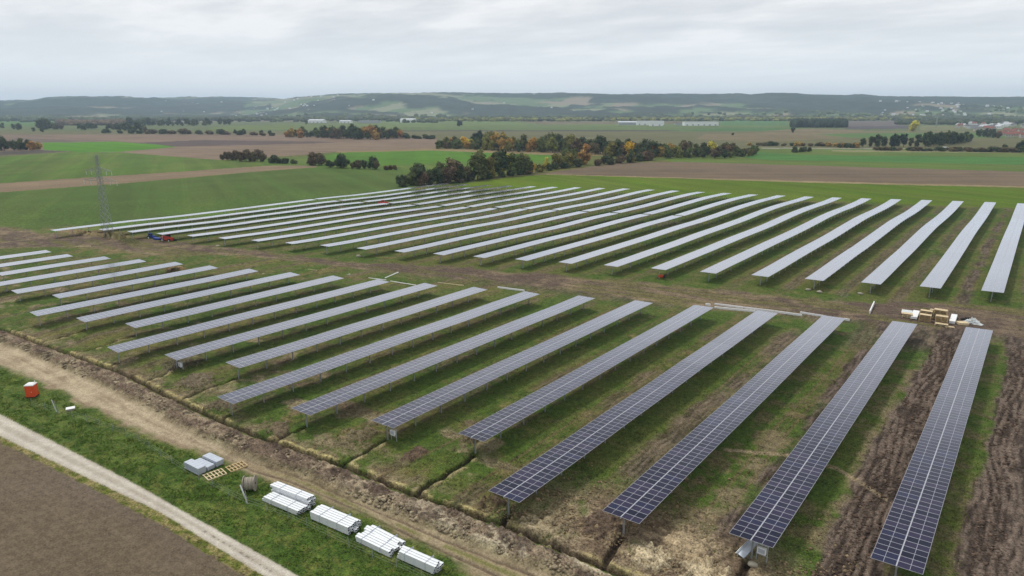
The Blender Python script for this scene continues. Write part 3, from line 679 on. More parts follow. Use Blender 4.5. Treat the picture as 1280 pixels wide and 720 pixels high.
def solar_table(X, n0, far, label, group, detail, seed, tilt_wave=0.0):
    n = max(6, int(round((far-n0)/PM)))
    root = empty('solar_table', (X, n0, 0), 0, label, 'solar table', group)
    r = np.random.default_rng(seed)
    kn = r.normal(0, .035, n//12+3)
    if n0 > 90 and X > -296: set_tilt(R_(1.6)-R_(1.6)*min(1, -X/300))
    elif n0 <= 90: set_tilt(R_(2.0)-R_(3.4)*min(1, max(0, (-X-60)/80)))
    base = lambda y: (float(tz(X, n0+y)) if n0 > 90 else 0.0)+float(np.interp(y/13.6, np.arange(len(kn)), kn))
    nd = 0
    if detail:
        nd = min(n, 50)
        for k in range(nd):
            for sx in (-1, 1):
                o = bpy.data.objects.new('solar_panel', PANEL[int(r.choice(4, p=[.45, .25, .2, .1]))])
                o.parent = root; o.location = (sx*1.17*ct, (k+.5)*PM, ZC+sx*1.17*st+base((k+.5)*PM))
                o.rotation_euler = (r.normal(0, .0012)+(base((k+1)*PM)-base(k*PM))/PM, -TILT+r.normal(0, .0015), 0)
                COL.objects.link(o)
    if n > nd:
        d = link('solar_panel' if detail else 'panel_deck', deck_mesh('solar_panel' if detail else 'panel_deck', nd, n, lambda y: ZC+base(y), seed), root)
        if detail: d['kind'] = 'stuff'
    L = n*PM; tb = MB(); seg = max(1, int(L//13.6))
    for k in range(seg):
        a, b = L*k/seg, L*(k+1)/seg
        tb.bar((0, a, ZC-.14+base(a)), (0, b, ZC-.14+base(b)), .13, M_['steel'])
        tb.bar((0, a, ZC-.005+base(a)), (0, b, ZC-.005+base(b)), .05, M_['rail'], .02)
    tb.build('torque_tube', root)
    npost = int((L-1.4)//5.665)+1
    for k in range(npost):
        y = .9+k*5.665
        o = link('post', POST, root, (0, y, float(tz(X, n0+y)) if n0 > 90 else 0.0)); o.rotation_euler = (r.normal(0, .008), r.normal(0, .008), 0)
        if detail or k < 2: link('cross_beam', CROSS, root, (0, y, base(y)))
    if not detail:
        cb = MB()
        for k in range(2, npost):
            y = .9+k*5.665; cb.bar((-2.0, y, ZC-.08-2*st+base(y)), (2.0, y, ZC-.08+2*st+base(y)), .07, M_['steel'])
        if npost > 2: cb.build('cross_beam', root)['kind'] = 'stuff'
    return root
def desc_a(i):
    if i == 0: return 'rightmost solar table of the near block, bare mud strip beyond its right side'
    if i == 1: return 'second solar table from the right in the near block, grey channel under its near end'
    return '%s solar table from the right in the near block' % ORD[i]
for i, (X, a, b) in enumerate(ROWS_A):
    solar_table(X, a, b, desc_a(i), 'rows of solar tables in the near block', i < 8, 100+i)
for (i, X, a, sp, b) in ROWS_B:
    nm = '%s row from the right' % ORD[i] if i else 'rightmost row'
    if sp is None: solar_table(X, a, b, 'long unbroken solar table, %s in the far block' % nm, 'rows of solar tables in the far block', False, 200+i)
    else:
        solar_table(X, a, sp-2.2, 'nearer solar table of the broken %s in the far block' % nm, 'rows of solar tables in the far block', False, 200+i)
        solar_table(X, sp, b, 'farther solar table of the broken %s in the far block' % nm, 'rows of solar tables in the far block', False, 300+i)

# ------------------------------------------------------------------ trees
def ico():
    t = (1+5**.5)/2
    v = np.array([(-1, t, 0), (1, t, 0), (-1, -t, 0), (1, -t, 0), (0, -1, t), (0, 1, t), (0, -1, -t), (0, 1, -t), (t, 0, -1), (t, 0, 1), (-t, 0, -1), (-t, 0, 1)], float)
    v /= np.linalg.norm(v[0])
    f = np.array([(0, 11, 5), (0, 5, 1), (0, 1, 7), (0, 7, 10), (0, 10, 11), (1, 5, 9), (5, 11, 4), (11, 10, 2), (10, 7, 6), (7, 1, 8), (3, 9, 4), (3, 4, 2), (3, 2, 6), (3, 6, 8), (3, 8, 9), (4, 9, 5), (2, 4, 11), (6, 2, 10), (8, 6, 7), (9, 8, 1)])
    return v, f
IV, IF = ico()
def crown_mesh(name, h, rad, z0, material, seed, nleaf=900, lobes=11, shape='round', leaf=.55, stretch=1.0):
    r = np.random.default_rng(seed); V = []; Fs = []; T = []; b = 0
    cen = []; 
    for k in range(lobes):
        if shape == 'cone':
            zz = (k+.5)/lobes; rr_ = rad*(1-zz)*.55; th = r.uniform(0, 6.28); lr = rad*(.95-.75*zz)*r.uniform(.7, .9)
            cen.append((rr_*.4*math.cos(th), rr_*.4*math.sin(th), z0+(h-z0)*(zz*.9+.02)+lr*.3, lr))
        else:
            zz = r.uniform(.12, .82); prof = math.sin(math.pi*min(1, zz*.9+.12))**.6; th = r.uniform(0, 6.28); q = r.uniform(.15, .68)*rad*prof
            lr = rad*r.uniform(.34, .55)*(.75+.25*prof)
            cen.append((q*math.cos(th), q*math.sin(th), z0+(h-z0)*zz, lr))
    cen.append((0, 0, z0+(h-z0)*.5, rad*.55))
    top = max(c[2]+c[3]*stretch for c in cen); sc = (h-z0)/(top-z0)
    cen = [(c[0], c[1], z0+(c[2]-z0)*sc, c[3]) for c in cen]
    for (x, y, z, lr) in cen:
        v = IV*lr*.80*r.uniform(.8, 1.15, (12, 1)); v[:, 2] *= stretch*.9
        V.append(v+np.array([x, y, z])); Fs.append(np.concatenate([IF, IF[:, 2:3]], 1)+b); T.append(np.full(12, .8)); b += 12
    wts = np.array([c[3]**2 for c in cen]); wts /= wts.sum()
    li = r.choice(len(cen), nleaf, p=wts)
    C = np.array(cen)[li]
    d = r.normal(size=(nleaf, 3)); d /= np.linalg.norm(d, axis=1)[:, None]
    pos = C[:, :3]+d*(C[:, 3:4]*r.uniform(.72, 1.12, (nleaf, 1)))*np.array([1, 1, stretch])
    nrm = d+r.normal(0, .55, (nleaf, 3)); nrm /= np.linalg.norm(nrm, axis=1)[:, None]
    t1 = np.cross(nrm, np.array([.3, .2, .93])); t1 /= np.linalg.norm(t1, axis=1)[:, None]; t2 = np.cross(nrm, t1)
    s = leaf*r.uniform(.55, 1.3, (nleaf, 1)); a = s*r.uniform(.6, 1.1, (nleaf, 1))
    q = np.stack([pos-t1*s*r.uniform(.5, 1.2, (nleaf, 1))-t2*a*.4, pos+t1*s*.5-t2*a, pos+t1*s*.9+t2*a*.5, pos-t1*s*.3+t2*a], 1).reshape(-1, 3)
    V.append(q); Fs.append(np.arange(nleaf*4).reshape(-1, 4)+b); T.append(np.repeat(r.uniform(.6, 1.6, nleaf), 4))
    V = np.concatenate(V); Fs = np.concatenate(Fs); V[:, 2] = np.maximum(V[:, 2], .05)
    # core triangles are stored as degenerate quads -> split them out
    faces = [tuple(f[:3]) if f[2] == f[3] else tuple(f) for f in Fs.tolist()]
    me = mesh_np(name, V, faces, [material])
    at = me.attributes.new('tint', 'FLOAT', 'POINT'); at.data.foreach_set('value', np.concatenate(T).astype(np.float32))
    return me
def trunk_mesh(h, r0):
    m = MB(); m.cyl((0, 0, -.3), (.05*h*.1, 0, h*.55), r0, M_['bark'], 7, r0*.6)
    for k in range(4):
        a = k*1.7+.4; m.cyl((.02, 0, h*(.34+.05*k)), (math.cos(a)*h*.16, math.sin(a)*h*.16, h*(.62+.05*k)), r0*.45, M_['bark'], 5, r0*.15)
    m.cyl((.05*h*.1, 0, h*.55), (0, .1, h*.85), r0*.6, M_['bark'], 6, r0*.15)
    return m.mesh('trunk')
TRUNK = [trunk_mesh(10, .28), trunk_mesh(10, .20)]
CROWNS = {}
def crown(kind, col, v):
    key = (kind, col, v)
    if key not in CROWNS:
        sd_ = sum(ord(c) for c in kind+col)*13+v
        if kind == 'tree': me = crown_mesh('crown', 10, 4.6, .5, LEAF[col], sd_, 1200, 12, leaf=.40)
        elif kind == 'tall': me = crown_mesh('crown', 10, 3.0, .4, LEAF[col], sd_, 1000, 12, leaf=.34, stretch=1.25)
        elif kind == 'cone': me = crown_mesh('crown', 10, 2.4, .6, LEAF[col], sd_, 900, 8, 'cone', .33)
        else: me = crown_mesh('foliage', 10, 6.5, .2, LEAF[col], sd_, 900, 12, leaf=.6)
        CROWNS[key] = me
    return CROWNS[key]
def tree(x, y, h, kind='tree', col='green', label=None, group=None, wid=1.0):
    v = random.randint(0, 2); z = float(tz(x, y)) if math.hypot(x, y) < 520 else 0.0
    nm = 'shrub' if kind == 'shrub' else 'tree'
    root = empty(nm, (x, y, z), random.uniform(0, 6.28), label, nm, group)
    s = h/10
    o = link('foliage' if kind == 'shrub' else 'crown', crown(kind, col, v), root); o.scale = (s*wid, s*wid*random.uniform(.9, 1.1), s)
    if kind != 'shrub':
        t = link('trunk', TRUNK[0 if kind == 'tree' else 1], root); t.scale = (s, s, s)
    return root
DESC = dict(dark='dark green', green='mid green', olive='olive green', rust='rust brown', orange='orange', yellow='yellow', brown='dark brown', conifer='dark needled')
def px_h(p, x, y): # metres per photo pixel of height at a ground point
    d = np.array([x, y, 0])-np.array([0, 0, CH]); return (d@CF)/F_PX/math.cos(PITCH)*1.0
def belt(pts, n, hpx, cols, wts, where, rows=1, depth=8, kind='tree', wid=1.0, jx=3, group_noun='trees', hj=.38):
    """n trees spread along a surveyed line of base pixels; deeper rows go away from the camera"""
    P = np.array([g(*p)[:2] for p in pts]); seg = np.linalg.norm(np.diff(P, axis=0), axis=1); cum = np.concatenate([[0], np.cumsum(seg)])
    hp = np.array(hpx) if np.ndim(hpx) else np.full(len(pts), hpx)
    todo = []
    for k in range(n):
        row = k % rows; t = (k+.5+random.uniform(-.35, .35))/n*cum[-1]
        x = np.interp(t, cum, P[:, 0]); y = np.interp(t, cum, P[:, 1]); hh = np.interp(t, cum, hp)
        d = math.hypot(x, y); ux, uy = x/d, y/d
        off = row*depth+random.uniform(0, depth*.6)
        x += ux*off+random.uniform(-1, 1); y += uy*off+random.uniform(-1, 1)
        h = hh*px_h(None, x, y)*random.uniform(1-hj, 1+hj*.4)
        cg = random.choices(cols, wts)[0]
        if row == 0 and kind == 'tree' and rows > 1: h *= .85
        todo.append((pix((x, y, 0))[0], x, y, max(h, 1.2), cg))
    todo.sort(); noun = 'shrub' if kind == 'shrub' else 'tree'
    for cg in set(cols):
        T = [t for t in todo if t[4] == cg]
        for k, (_, x, y, h, _) in enumerate(T):
            lb = '%s %s %s' % (DESC[cg], noun, where)
            if 1 < len(T) <= 7:
                l2 = '%s %s %s from the left %s' % (ORD[k], DESC[cg], noun, where)
                if len(l2.split()) <= 16: lb = l2
            tree(x, y, h, kind, cg, lb, '%s %ss %s' % (DESC[cg], noun, where), wid)
def one(px, py, hp, col, label, kind='tree', wid=1.0):
    x, y, _ = g(px, py); tree(x, y, hp*px_h(None, x, y), kind, col, label, None, wid)
# nearest hedge line behind the far block
belt([(497, 233), (530, 231), (560, 229), (595, 225)], 15, [17, 27, 30, 24], ['dark', 'brown', 'green'], [5, 2, 2], 'in the thicket behind the far block', 2, 5)
belt([(592, 225.5), (640, 221), (665, 217)], 11, [31, 29, 20], ['olive', 'green', 'dark', 'yellow'], [4, 2, 2, 1], 'in the hedge line between green meadow and bright strip', 2, 5, 'tall', 1.2)
belt([(500, 234), (595, 226), (665, 218)], 12, [7, 8, 7], ['brown', 'dark'], [1, 2], 'at the foot of the hedge behind the far rows', 1, 3, 'shrub', 1.4)
belt([(648, 219), (700, 211), (760, 206), (815, 200)], 12, [9, 10, 12, 10], ['dark', 'olive', 'brown'], [3, 2, 2], 'low in the hedge beside the brown field', 1, 4, 'shrub', 1.3)
one(666, 216.5, 12, 'orange', 'small orange autumn tree in the low hedge left of the brown field')
one(648, 219, 14, 'dark', 'dark green small tree in the hedge just right of the tall olive ones')
one(683, 213, 16, 'yellow', 'small yellow green tree in the low hedge near the brown field', 'tall')
belt([(690, 211), (712, 209)], 4, [22, 20], ['olive'], [1], 'in the olive clump at the left corner of the brown field', 1, 5)
one(712, 207, 23, 'green', 'tall green tree beside the brown field, left of a rust coloured one')
one(729, 206, 19, 'rust', 'rust coloured tree at the edge of the brown field')
belt([(742, 206), (785, 204), (815, 200)], 6, [14, 12, 15], ['green', 'dark'], [1, 1], 'at the top corner of the brown field', 1, 5)
# autumn wood across the middle
belt([(545, 186), (590, 187), (640, 190), (700, 191), (760, 194), (780, 196)], 58, [12, 15, 20, 20, 21, 21], ['dark', 'green', 'olive', 'rust', 'brown'], [4, 4, 4, 2, 1], 'in the left half of the autumn wood', 3, 16)
belt([(758, 197), (850, 198), (900, 198), (945, 196)], 42, [20, 18, 17, 12], ['dark', 'green', 'olive', 'brown'], [5, 4, 2, 3], 'in the right half of the autumn wood', 3, 16)
for px, py, hp, c_, lb in ((559, 184, 13, 'olive', 'yellow green tree near the left tip of the autumn wood'), (566, 184, 13, 'rust', 'rust tree left of the bright orange tree in the autumn wood'), (580, 185, 14, 'orange', 'bright orange tree near the left tip of the autumn wood'),
                           (588, 185.5, 12, 'yellow', 'yellow tree right of the bright orange one in the autumn wood'), (612, 182, 17, 'olive', 'olive tree at the high part of the autumn wood'), (618, 181, 17, 'rust', 'reddish crowned tree at the top of the autumn wood'),
                           (628, 182, 17, 'rust', 'second reddish tree at the top of the autumn wood, right of the first'), (787, 196, 18, 'orange', 'tall bright orange tree in the middle of the autumn wood'),
                           (812, 195, 17, 'orange', 'orange tree right of the tallest orange one in the autumn wood'), (838, 195, 16, 'rust', 'rust tree in the right half of the autumn wood'), (889, 194, 17, 'yellow', 'lone yellow tree at the right end of the autumn wood'),
                           (826, 196, 13, 'rust', 'low rust tree before the right half of the autumn wood')):
    one(px, py, hp, c_, lb)
one(599, 178, 15, 'conifer', 'dark tree standing up behind the left of the autumn wood')
# small clumps at the left middle
belt([(277, 200), (296, 201)], 4, [12, 12], ['brown', 'dark'], [2, 1], 'in the first small clump left of the hedge gaps', 2, 5)
belt([(299, 202), (331, 202.5)], 7, [14, 14], ['brown', 'dark'], [2, 1], 'in the larger brown clump beside the tan strip', 2, 5)
belt([(335, 204), (372, 205)], 7, [10, 5], ['dark', 'green'], [2, 1], 'in the low dark clump before the green field', 1, 4, 'shrub')
belt([(384, 207), (404, 207.5)], 4, [15, 14], ['rust', 'brown'], [1, 1], 'in the reddish brown clump left of the green field', 2, 4)
belt([(408, 209), (432, 210)], 5, [9, 17], ['dark', 'green'], [2, 1], 'in the clump at the left end of the green field', 1, 4)
belt([(437, 211), (474, 212)], 7, [9, 16], ['dark', 'green', 'brown'], [2, 1, 1], 'in the clump left of the thicket', 1, 4)
belt([(480, 213), (496, 212)], 3, [7, 7], ['brown'], [1], 'between the clump and the thicket', 1, 3, 'shrub')
# left edge wood
belt([(-60, 190), (0, 189), (30, 188), (40, 188)], 14, [17, 17, 18, 15], ['dark', 'conifer', 'green'], [3, 1, 1], 'in the wood at the left edge', 2, 9)
belt([(38, 188), (51, 187)], 4, [12, 9], ['rust', 'brown'], [1, 1], 'at the right tip of the wood at the left edge', 1, 8)
# wood left of the middle
belt([(357, 172), (400, 172.5), (425, 174), (470, 175), (503, 173)], 40, [11, 12, 15, 17, 12], ['dark', 'green', 'brown', 'rust'], [5, 3, 2, 1], 'in the long wood between brown and olive fields', 3, 22)
one(376, 172.5, 11, 'rust', 'rust tree at the left tip of the long wood')
belt([(505, 173), (545, 174)], 5, [6, 5], ['dark', 'brown'], [1, 1], 'in the thin hedge right of the long wood', 1, 8, 'shrub', 1.9)
belt([(130, 166.5), (200, 167.5), (270, 168), (345, 170)], 16, [5, 6, 7, 4], ['dark', 'brown'], [2, 1], 'in the thin hedge above the brown field', 1, 10, 'shrub', 1.9)
belt([(270, 167), (350, 169)], 5, [7, 6], ['dark', 'green'], [2, 1], 'in the thin hedge above the brown field', 1, 10)
belt([(0, 160), (60, 166)], 5, [9, 7], ['green', 'dark'], [1, 1], 'on the far green field at the left', 1, 10)
belt([(48, 162), (62, 162)], 4, [15, 14], ['dark'], [1], 'in the big dark clump on the far left field', 2, 12, wid=1.25)
belt([(66, 162), (78, 162)], 3, [11, 9], ['brown', 'green'], [1, 1], 'right of the big dark clump on the far left field', 1, 12)
belt([(98, 162), (106, 163)], 2, [8, 8], ['dark'], [1], 'left of the round clump on the far plain', 1, 12)
belt([(110, 161.5), (122, 161.5)], 3, [9, 9], ['dark'], [1], 'in the round clump on the far plain', 1, 12)
belt([(134, 162), (184, 166)], 9, [9, 13], ['dark', 'green', 'brown'], [4, 1, 1], 'in the straggling clump above the left brown field', 2, 25)
belt([(155, 158), (186, 157), (230, 157.5), (265, 156.8)], 20, [11, 10, 9, 9], ['dark', 'green'], [4, 1], 'in the far row left of the middle', 2, 30)
belt([(272, 156), (281, 156), (291, 156)], 3, [8, 7, 7], ['dark'], [1], 'standing alone at the end of the far row', 1, 10)
one(383, 155.5, 5, 'dark', 'small lone dark tree on the far plain above the long wood')
one(575, 158, 8, 'conifer', 'lone round dark tree on the olive plain', wid=1.2)
one(991, 166, 7, 'dark', 'small dark tree in front of the conifer block'); one(916, 169, 3, 'dark', 'tiny bush on the tan field right of the wood', 'shrub')
belt([(935, 182), (985, 182.5), (1040, 183), (1072, 185)], 18, [5, 5, 5, 6], ['brown', 'dark', 'rust'], [3, 3, 1], 'in the low hedge along the far road', 1, 8, 'shrub', 1.9)
belt([(1046, 185), (1072, 185.5)], 5, [9, 8], ['rust', 'olive', 'dark'], [2, 1, 2], 'in the hedge clump with orange tips', 1, 8)
belt([(989, 191), (1014, 189.5)], 6, [7, 5], ['dark', 'brown'], [2, 1], 'in the bushes standing in the green field', 1, 5, 'shrub')
belt([(1076, 184), (1120, 184), (1160, 183.5), (1200, 180), (1213, 177)], 34, [14, 15, 17, 14, 10], ['dark', 'conifer', 'green'], [4, 2, 2], 'in the right hand wood before the village', 2, 14, 'tall', 1.15)
belt([(1095, 188), (1150, 189), (1230, 190), (1300, 191)], 22, [5, 5, 6, 6], ['brown', 'dark'], [2, 2], 'in the dark hedge along the road at the right', 1, 8, 'shrub', 1.9)
belt([(1255, 189), (1290, 190)], 4, [12, 12], ['olive', 'dark'], [1, 1], 'by the road at the right edge', 1, 8)
one(1141.5, 164, 13, 'yellow', 'single pale yellow tree on the plain before the village', wid=1.15)
belt([(1223, 171), (1250, 173)], 6, [9, 11], ['dark', 'brown'], [2, 1], 'left of the red roofed houses', 1, 14)

# far masses of woodland on the plain and at the foot of the hills
def mass(name, blobs, color, seed, label=None):
    r = np.random.default_rng(seed); V = []; Fs = []; b = 0; T = []
    for (x, y, z, w_, h_) in blobs:
        v = IV*r.uniform(.75, 1.2, (12, 1))*np.array([w_, w_, h_]); V.append(v+np.array([x, y, z+h_*.55])); Fs.append(IF+b); b += 12; T.append(np.full(12, r.uniform(.55, 1.35)))
    me = mesh_np(name, np.concatenate(V), np.concatenate(Fs), [LEAF[color]])
    at = me.attributes.new('tint', 'FLOAT', 'POINT'); at.data.foreach_set('value', np.concatenate(T).astype(np.float32))
    o = link(name, me); o['kind'] = 'stuff'
def blobs_band(pxa, pxb, ra, rb, n, w_, h_, onhill=False, seed=0):
    r = np.random.default_rng(seed); out_ = []
    for k in range(n):
        p = r.uniform(pxa, pxb); rad = r.uniform(ra, rb)/math.cos(math.atan((p-640)/F_PX))*math.cos(.35)
        x, y = xy_from(p, rad); x = float(x); y = float(y); z = 0
        if onhill: z = float(hill_h(np.array([p]), np.array([rad]))[0][0]); z = max(z, 0)
        out_.append((x, y, z, w_*r.uniform(.6, 1.3), h_*r.uniform(.6, 1.25)))
    return out_
mass('far_wood', blobs_band(-200, 1500, 3350, 3900, 2600, 13, 10, seed=1)+blobs_band(-200, 1500, 3000, 3500, 500, 12, 8, seed=2), 'dark', 3)
mass('far_wood', blobs_band(-200, 1500, 3300, 4100, 1200, 12, 10, True, seed=4), 'green', 5)
mass('far_wood', blobs_band(70, 165, 2350, 2800, 500, 11, 9, seed=6), 'brown', 7)
mass('far_wood', blobs_band(500, 1150, 3000, 3300, 420, 12, 9, seed=8), 'olive', 9)
mass('conifer_block', [(*g(random.uniform(989, 1057), random.uniform(155, 159.6))[:2], 0, 7, random.uniform(11, 14)) for _ in range(420)], 'conifer', 11)
mass('far_wood', [(*g(random.uniform(1118, 1280), random.uniform(150, 156))[:2], 0, 9, random.uniform(5, 9)) for _ in range(260)], 'dark', 12)
mass('far_wood', [(*g(random.uniform(530, 545) if random.random() < .5 else random.uniform(500, 530), random.uniform(152, 153.6))[:2], 0, 9, random.uniform(6, 10)) for _ in range(40)], 'dark', 13)
mass('far_wood', [(*g(random.uniform(900, 985), random.uniform(147, 149.5))[:2], 0, 12, random.uniform(8, 12)) for _ in range(140)], 'brown', 14)

# ------------------------------------------------------------------ houses, halls, village
def house_mesh(w_, l_, h_, rh, wallm, roofm):
    a = MB(); a.box((0, 0, h_/2), (w_, l_, h_), wallm)
    a.add([(-w_/2, -l_/2, h_), (w_/2, -l_/2, h_), (0, -l_/2, h_+rh-.05)], [(0, 1, 2)], wallm); a.add([(-w_/2, l_/2, h_), (0, l_/2, h_+rh-.05), (w_/2, l_/2, h_)], [(0, 1, 2)], wallm)
    r = MB(); e_ = .5; k = rh/(w_/2)
    for s in (-1, 1):
        V = [(s*(w_/2+e_), -l_/2-e_, h_-e_*k), (s*(w_/2+e_), l_/2+e_, h_-e_*k), (0, l_/2+e_, h_+rh), (0, -l_/2-e_, h_+rh)]
        V += [(v[0], v[1], v[2]+.22) for v in V]
        r.add(V, [(0, 1, 2, 3), (7, 6, 5, 4), (0, 4, 5, 1), (1, 5, 6, 2), (3, 2, 6, 7), (0, 3, 7, 4)], roofm)
    r.box((w_*.18, l_*.2, h_+rh*.9), (.7, .7, 1.6), wallm)
    wn = MB()
    for s in (-1, 1):
        for q in range(3): wn.box((s*(w_/2+.02), -l_/2+l_*(q+.5)/3, h_*.55), (.06, 1.2, 1.3), M_['dglass'])
        wn.box((0, s*(l_/2+.02), h_*.55), (1.2, .06, 1.3), M_['dglass'])
    return a.mesh('wall'), r.mesh('roof'), wn.mesh('window')
HOUSES = {'red': house_mesh(8.5, 11, 5.2, 3.6, M_['brick'], M_['roofr']), 'pink': house_mesh(8.5, 10, 5.6, 3.2, M_['brickp'], M_['roofr']), 'grey': house_mesh(8, 11, 4.8, 3.0, M_['brick'], M_['roofg']), 'white': house_mesh(9, 12, 6, 2.8, M_['white'], M_['roofw'])}
def house(x, y, z, kind, s, label, group, wins=True):
    h = empty('house', (x, y, z), random.uniform(0, 3.14), label, 'house', group); a, b, c_ = HOUSES[kind]
    for nm, me in (('wall', a), ('roof', b), ('window', c_)):
        if nm == 'window' and not wins: continue
        o = link(nm, me, h); o.scale = (s, s, s)
for k in range(22):
    px = 1222+k*3.6+random.uniform(-2, 2); py = random.uniform(165, 172.5) if px > 1250 else random.uniform(160, 164)
    kd = 'pink' if 1252 < px < 1274 and random.random() < .6 else random.choice(['red', 'red', 'grey', 'white'])
    x, y, _ = g(px, py); w_ = {'pink': 'pink walled house with red roof', 'red': 'pale house with red tiled roof', 'grey': 'pale house with dark grey roof', 'white': 'white house with light roof'}[kd]
    house(x, y, 0, kd, 1.0, w_+' in the village at the right edge', w_.replace('house', 'houses')+' at the right edge')
for k in range(34):
    px = random.uniform(1195, 1290); py = random.uniform(154.5, 160.5); kd = random.choice(['white', 'grey', 'white', 'red'])
    x, y, _ = g(px, py); w_ = {'red': 'pale house with red roof', 'grey': 'grey roofed house', 'white': 'white house'}[kd]
    house(x, y, 0, kd, 1.0, w_+' in the far part of the village on the plain', w_+' group on the far plain', False)
hc = []
for k in range(58): hc.append((random.gauss(1180, 34), random.uniform(3900, 5200), 'on the wooded hillside at the right'))
for k in range(34): hc.append((random.gauss(360, 34), random.uniform(4600, 6200), 'on the hillside left of the middle'))
for k in range(12): hc.append((random.uniform(200, 290), random.uniform(5200, 7400), 'on the distant left hills'))
for k in range(14): hc.append((random.uniform(420, 800), random.uniform(4200, 6000), 'scattered on the central hillside'))
for p, rad, wh in hc:
    p = min(max(p, 190), 1278); x, y = xy_from(p, rad); z = float(hill_h(np.array([p]), np.array([rad]))[0][0]); z = max(z, 0)
    s = random.uniform(.8, 1.25)
    house(x, y, z+6, random.choice(['white', 'white', 'white', 'grey']), s, 'tiny white house %s' % wh, 'white houses %s' % wh, False)
def hall(px0, px1, py, hm_, depth, wallm, roofm, label, doors=True, gable=False, tower=None):
    A = g(px0, py)[:2]; B = g(px1, py)[:2]; L = np.linalg.norm(B-A); ang = math.atan2(B[1]-A[1], B[0]-A[0]); nrm = np.array([-math.sin(ang), math.cos(ang)])
    if nrm@A < 0: nrm = -nrm; sgn = -1
    else: sgn = 1
    c_ = (A+B)/2+nrm*depth/2
    h = empty('industrial_hall', (c_[0], c_[1], 0), ang, label, 'hall')
    m = MB(); m.box((0, 0, hm_/2), (L, depth, hm_), wallm); m.build('wall', h)
    r = MB()
    if gable:
        V = [(-L/2-.5, -depth/2-.5, hm_), (L/2+.5, -depth/2-.5, hm_), (L/2+.5, depth/2+.5, hm_), (-L/2-.5, depth/2+.5, hm_), (-L/2-.5, 0, hm_+depth*.12), (L/2+.5, 0, hm_+depth*.12)]
        r.add(V, [(0, 1, 5, 4), (2, 3, 4, 5), (0, 4, 3), (1, 2, 5), (3, 2, 1, 0)], roofm)
    else: r.box((0, 0, hm_+.25), (L+.8, depth+.8, .5), roofm)
    r.build('roof', h)
    d = MB(); k = max(2, int(L//14))
    for q in range(k): d.box((-L/2+L*(q+.5)/k, -sgn*(depth/2+.04), 2.2), (4.4, .08, 4.2), M_['hallg'])
    d.build('door', h)
    if tower: 
        t = MB(); t.box((tower, 0, hm_+3), (5, 5, 6), wallm); t.build('silo', h)
hall(796, 830, 156.5, 12, 40, M_['hall'], M_['roofw'], 'large white hall right of the middle, highest part of the factory')
hall(773, 795, 156.3, 8, 30, M_['hallg'], M_['roofw'], 'low grey and white building at the left end of the factory', gable=True)
hall(812, 828.5, 157.6, 8, 10, M_['hall'], M_['roofw'], 'low white annex in front of the large white hall')
hall(855.5, 898, 157.2, 10, 40, M_['hall'], M_['roofw'], 'long plain white hall right of the factory')
hall(844, 853, 156.6, 6, 20, M_['hallg'], M_['roofg'], 'small grey building between the factory and the long white hall')
hall(385, 404, 153.6, 9, 34, M_['hall'], M_['roofw'], 'white gabled hall on the plain left of the middle', gable=True)
hall(424, 438, 153.8, 7, 26, M_['hall'], M_['roofw'], 'small white hall above the long wood', gable=True)
hall(448, 474, 153.8, 8, 26, M_['hallg'], M_['roofw'], 'grey and white hall above the long wood', gable=False)
hall(500, 518, 153.2, 11, 34, M_['hall'], M_['roofw'], 'white hall with pitched roof right of the long wood', gable=True)
hall(45, 58, 144.8, 9, 40, M_['hall'], M_['roofw'], 'white hall far away at the left', gable=True)
hall(4, 9, 147.5, 9, 30, M_['hall'], M_['roofw'], 'tiny white building at the far left edge', gable=True)
hall(1220, 1236, 158.2, 6, 30, M_['hall'], M_['roofw'], 'low white hall in the village', gable=False)
hall(1213, 1222, 160.8, 7, 20, M_['hallg'], M_['roofg'], 'low grey hall left of the village houses', gable=True)

# masts and pylons
def pylon(x, y, H, rz, label, arms=True, base=2.9, thick=.09):
    root = empty('lattice_pylon', (x, y, 0), rz, label, 'pylon'); m = MB(); wd = lambda z: base*(1-z/H)+.7*(z/H)
    nseg = 15; zs = [H*(1-(1-k/nseg)**1.25) for k in range(nseg+1)]
    for sx, sy in ((-1, -1), (1, -1), (1, 1), (-1, 1)):
        for k in range(nseg):
            a, b = wd(zs[k])/2, wd(zs[k+1])/2; m.bar((sx*a, sy*a, zs[k]), (sx*b, sy*b, zs[k+1]), thick*1.5, M_['pole'])
    for k in range(nseg):
        a, b = wd(zs[k])/2, wd(zs[k+1])/2; c4 = [(-1, -1), (1, -1), (1, 1), (-1, 1)]
        for q in range(4):
            p, r_ = c4[q], c4[(q+1) % 4]
            m.bar((p[0]*a, p[1]*a, zs[k]), (r_[0]*b, r_[1]*b, zs[k+1]), thick, M_['pole']); m.bar((r_[0]*a, r_[1]*a, zs[k]), (p[0]*b, p[1]*b, zs[k+1]), thick, M_['pole'])
    m.bar((0, 0, H*.97), (0, 0, H*1.02), thick*2, M_['pole'])
    m.build('mast', root)
    if arms:
        for z, hw in ((H*.80, 6.6), (H*.675, 8.6)):
            for s in (-1, 1):
                a = MB(); b = wd(z)/2
                tip = (s*hw, 0, z+.2)
                for sy in (-1, 1):
                    a.bar((s*b, sy*b, z), tip, thick, M_['pole']); a.bar((s*b, sy*b, z+1.5), tip, thick, M_['pole'])
                    for q in (.25, .5, .75): a.bar((s*(b+(hw-b)*q), sy*b*(1-q), z+.05), (s*(b+(hw-b)*q), sy*b*(1-q), z+1.5*(1-q)), thick*.8, M_['pole'])
                o = a.build('cross_arm', root)
                n_ = MB(); 
                for q in (1.0, .55): n_.cyl((s*(b+(hw-b)*q), 0, z), (s*(b+(hw-b)*q), 0, z-1.5), .08, M_['film'], 6)
                n_.build('insulator', root)
    return root
pg = g(135, 291); pylon(pg[0], pg[1], 30, YAW-.35, 'tall lattice power pylon at the left corner of the far block')
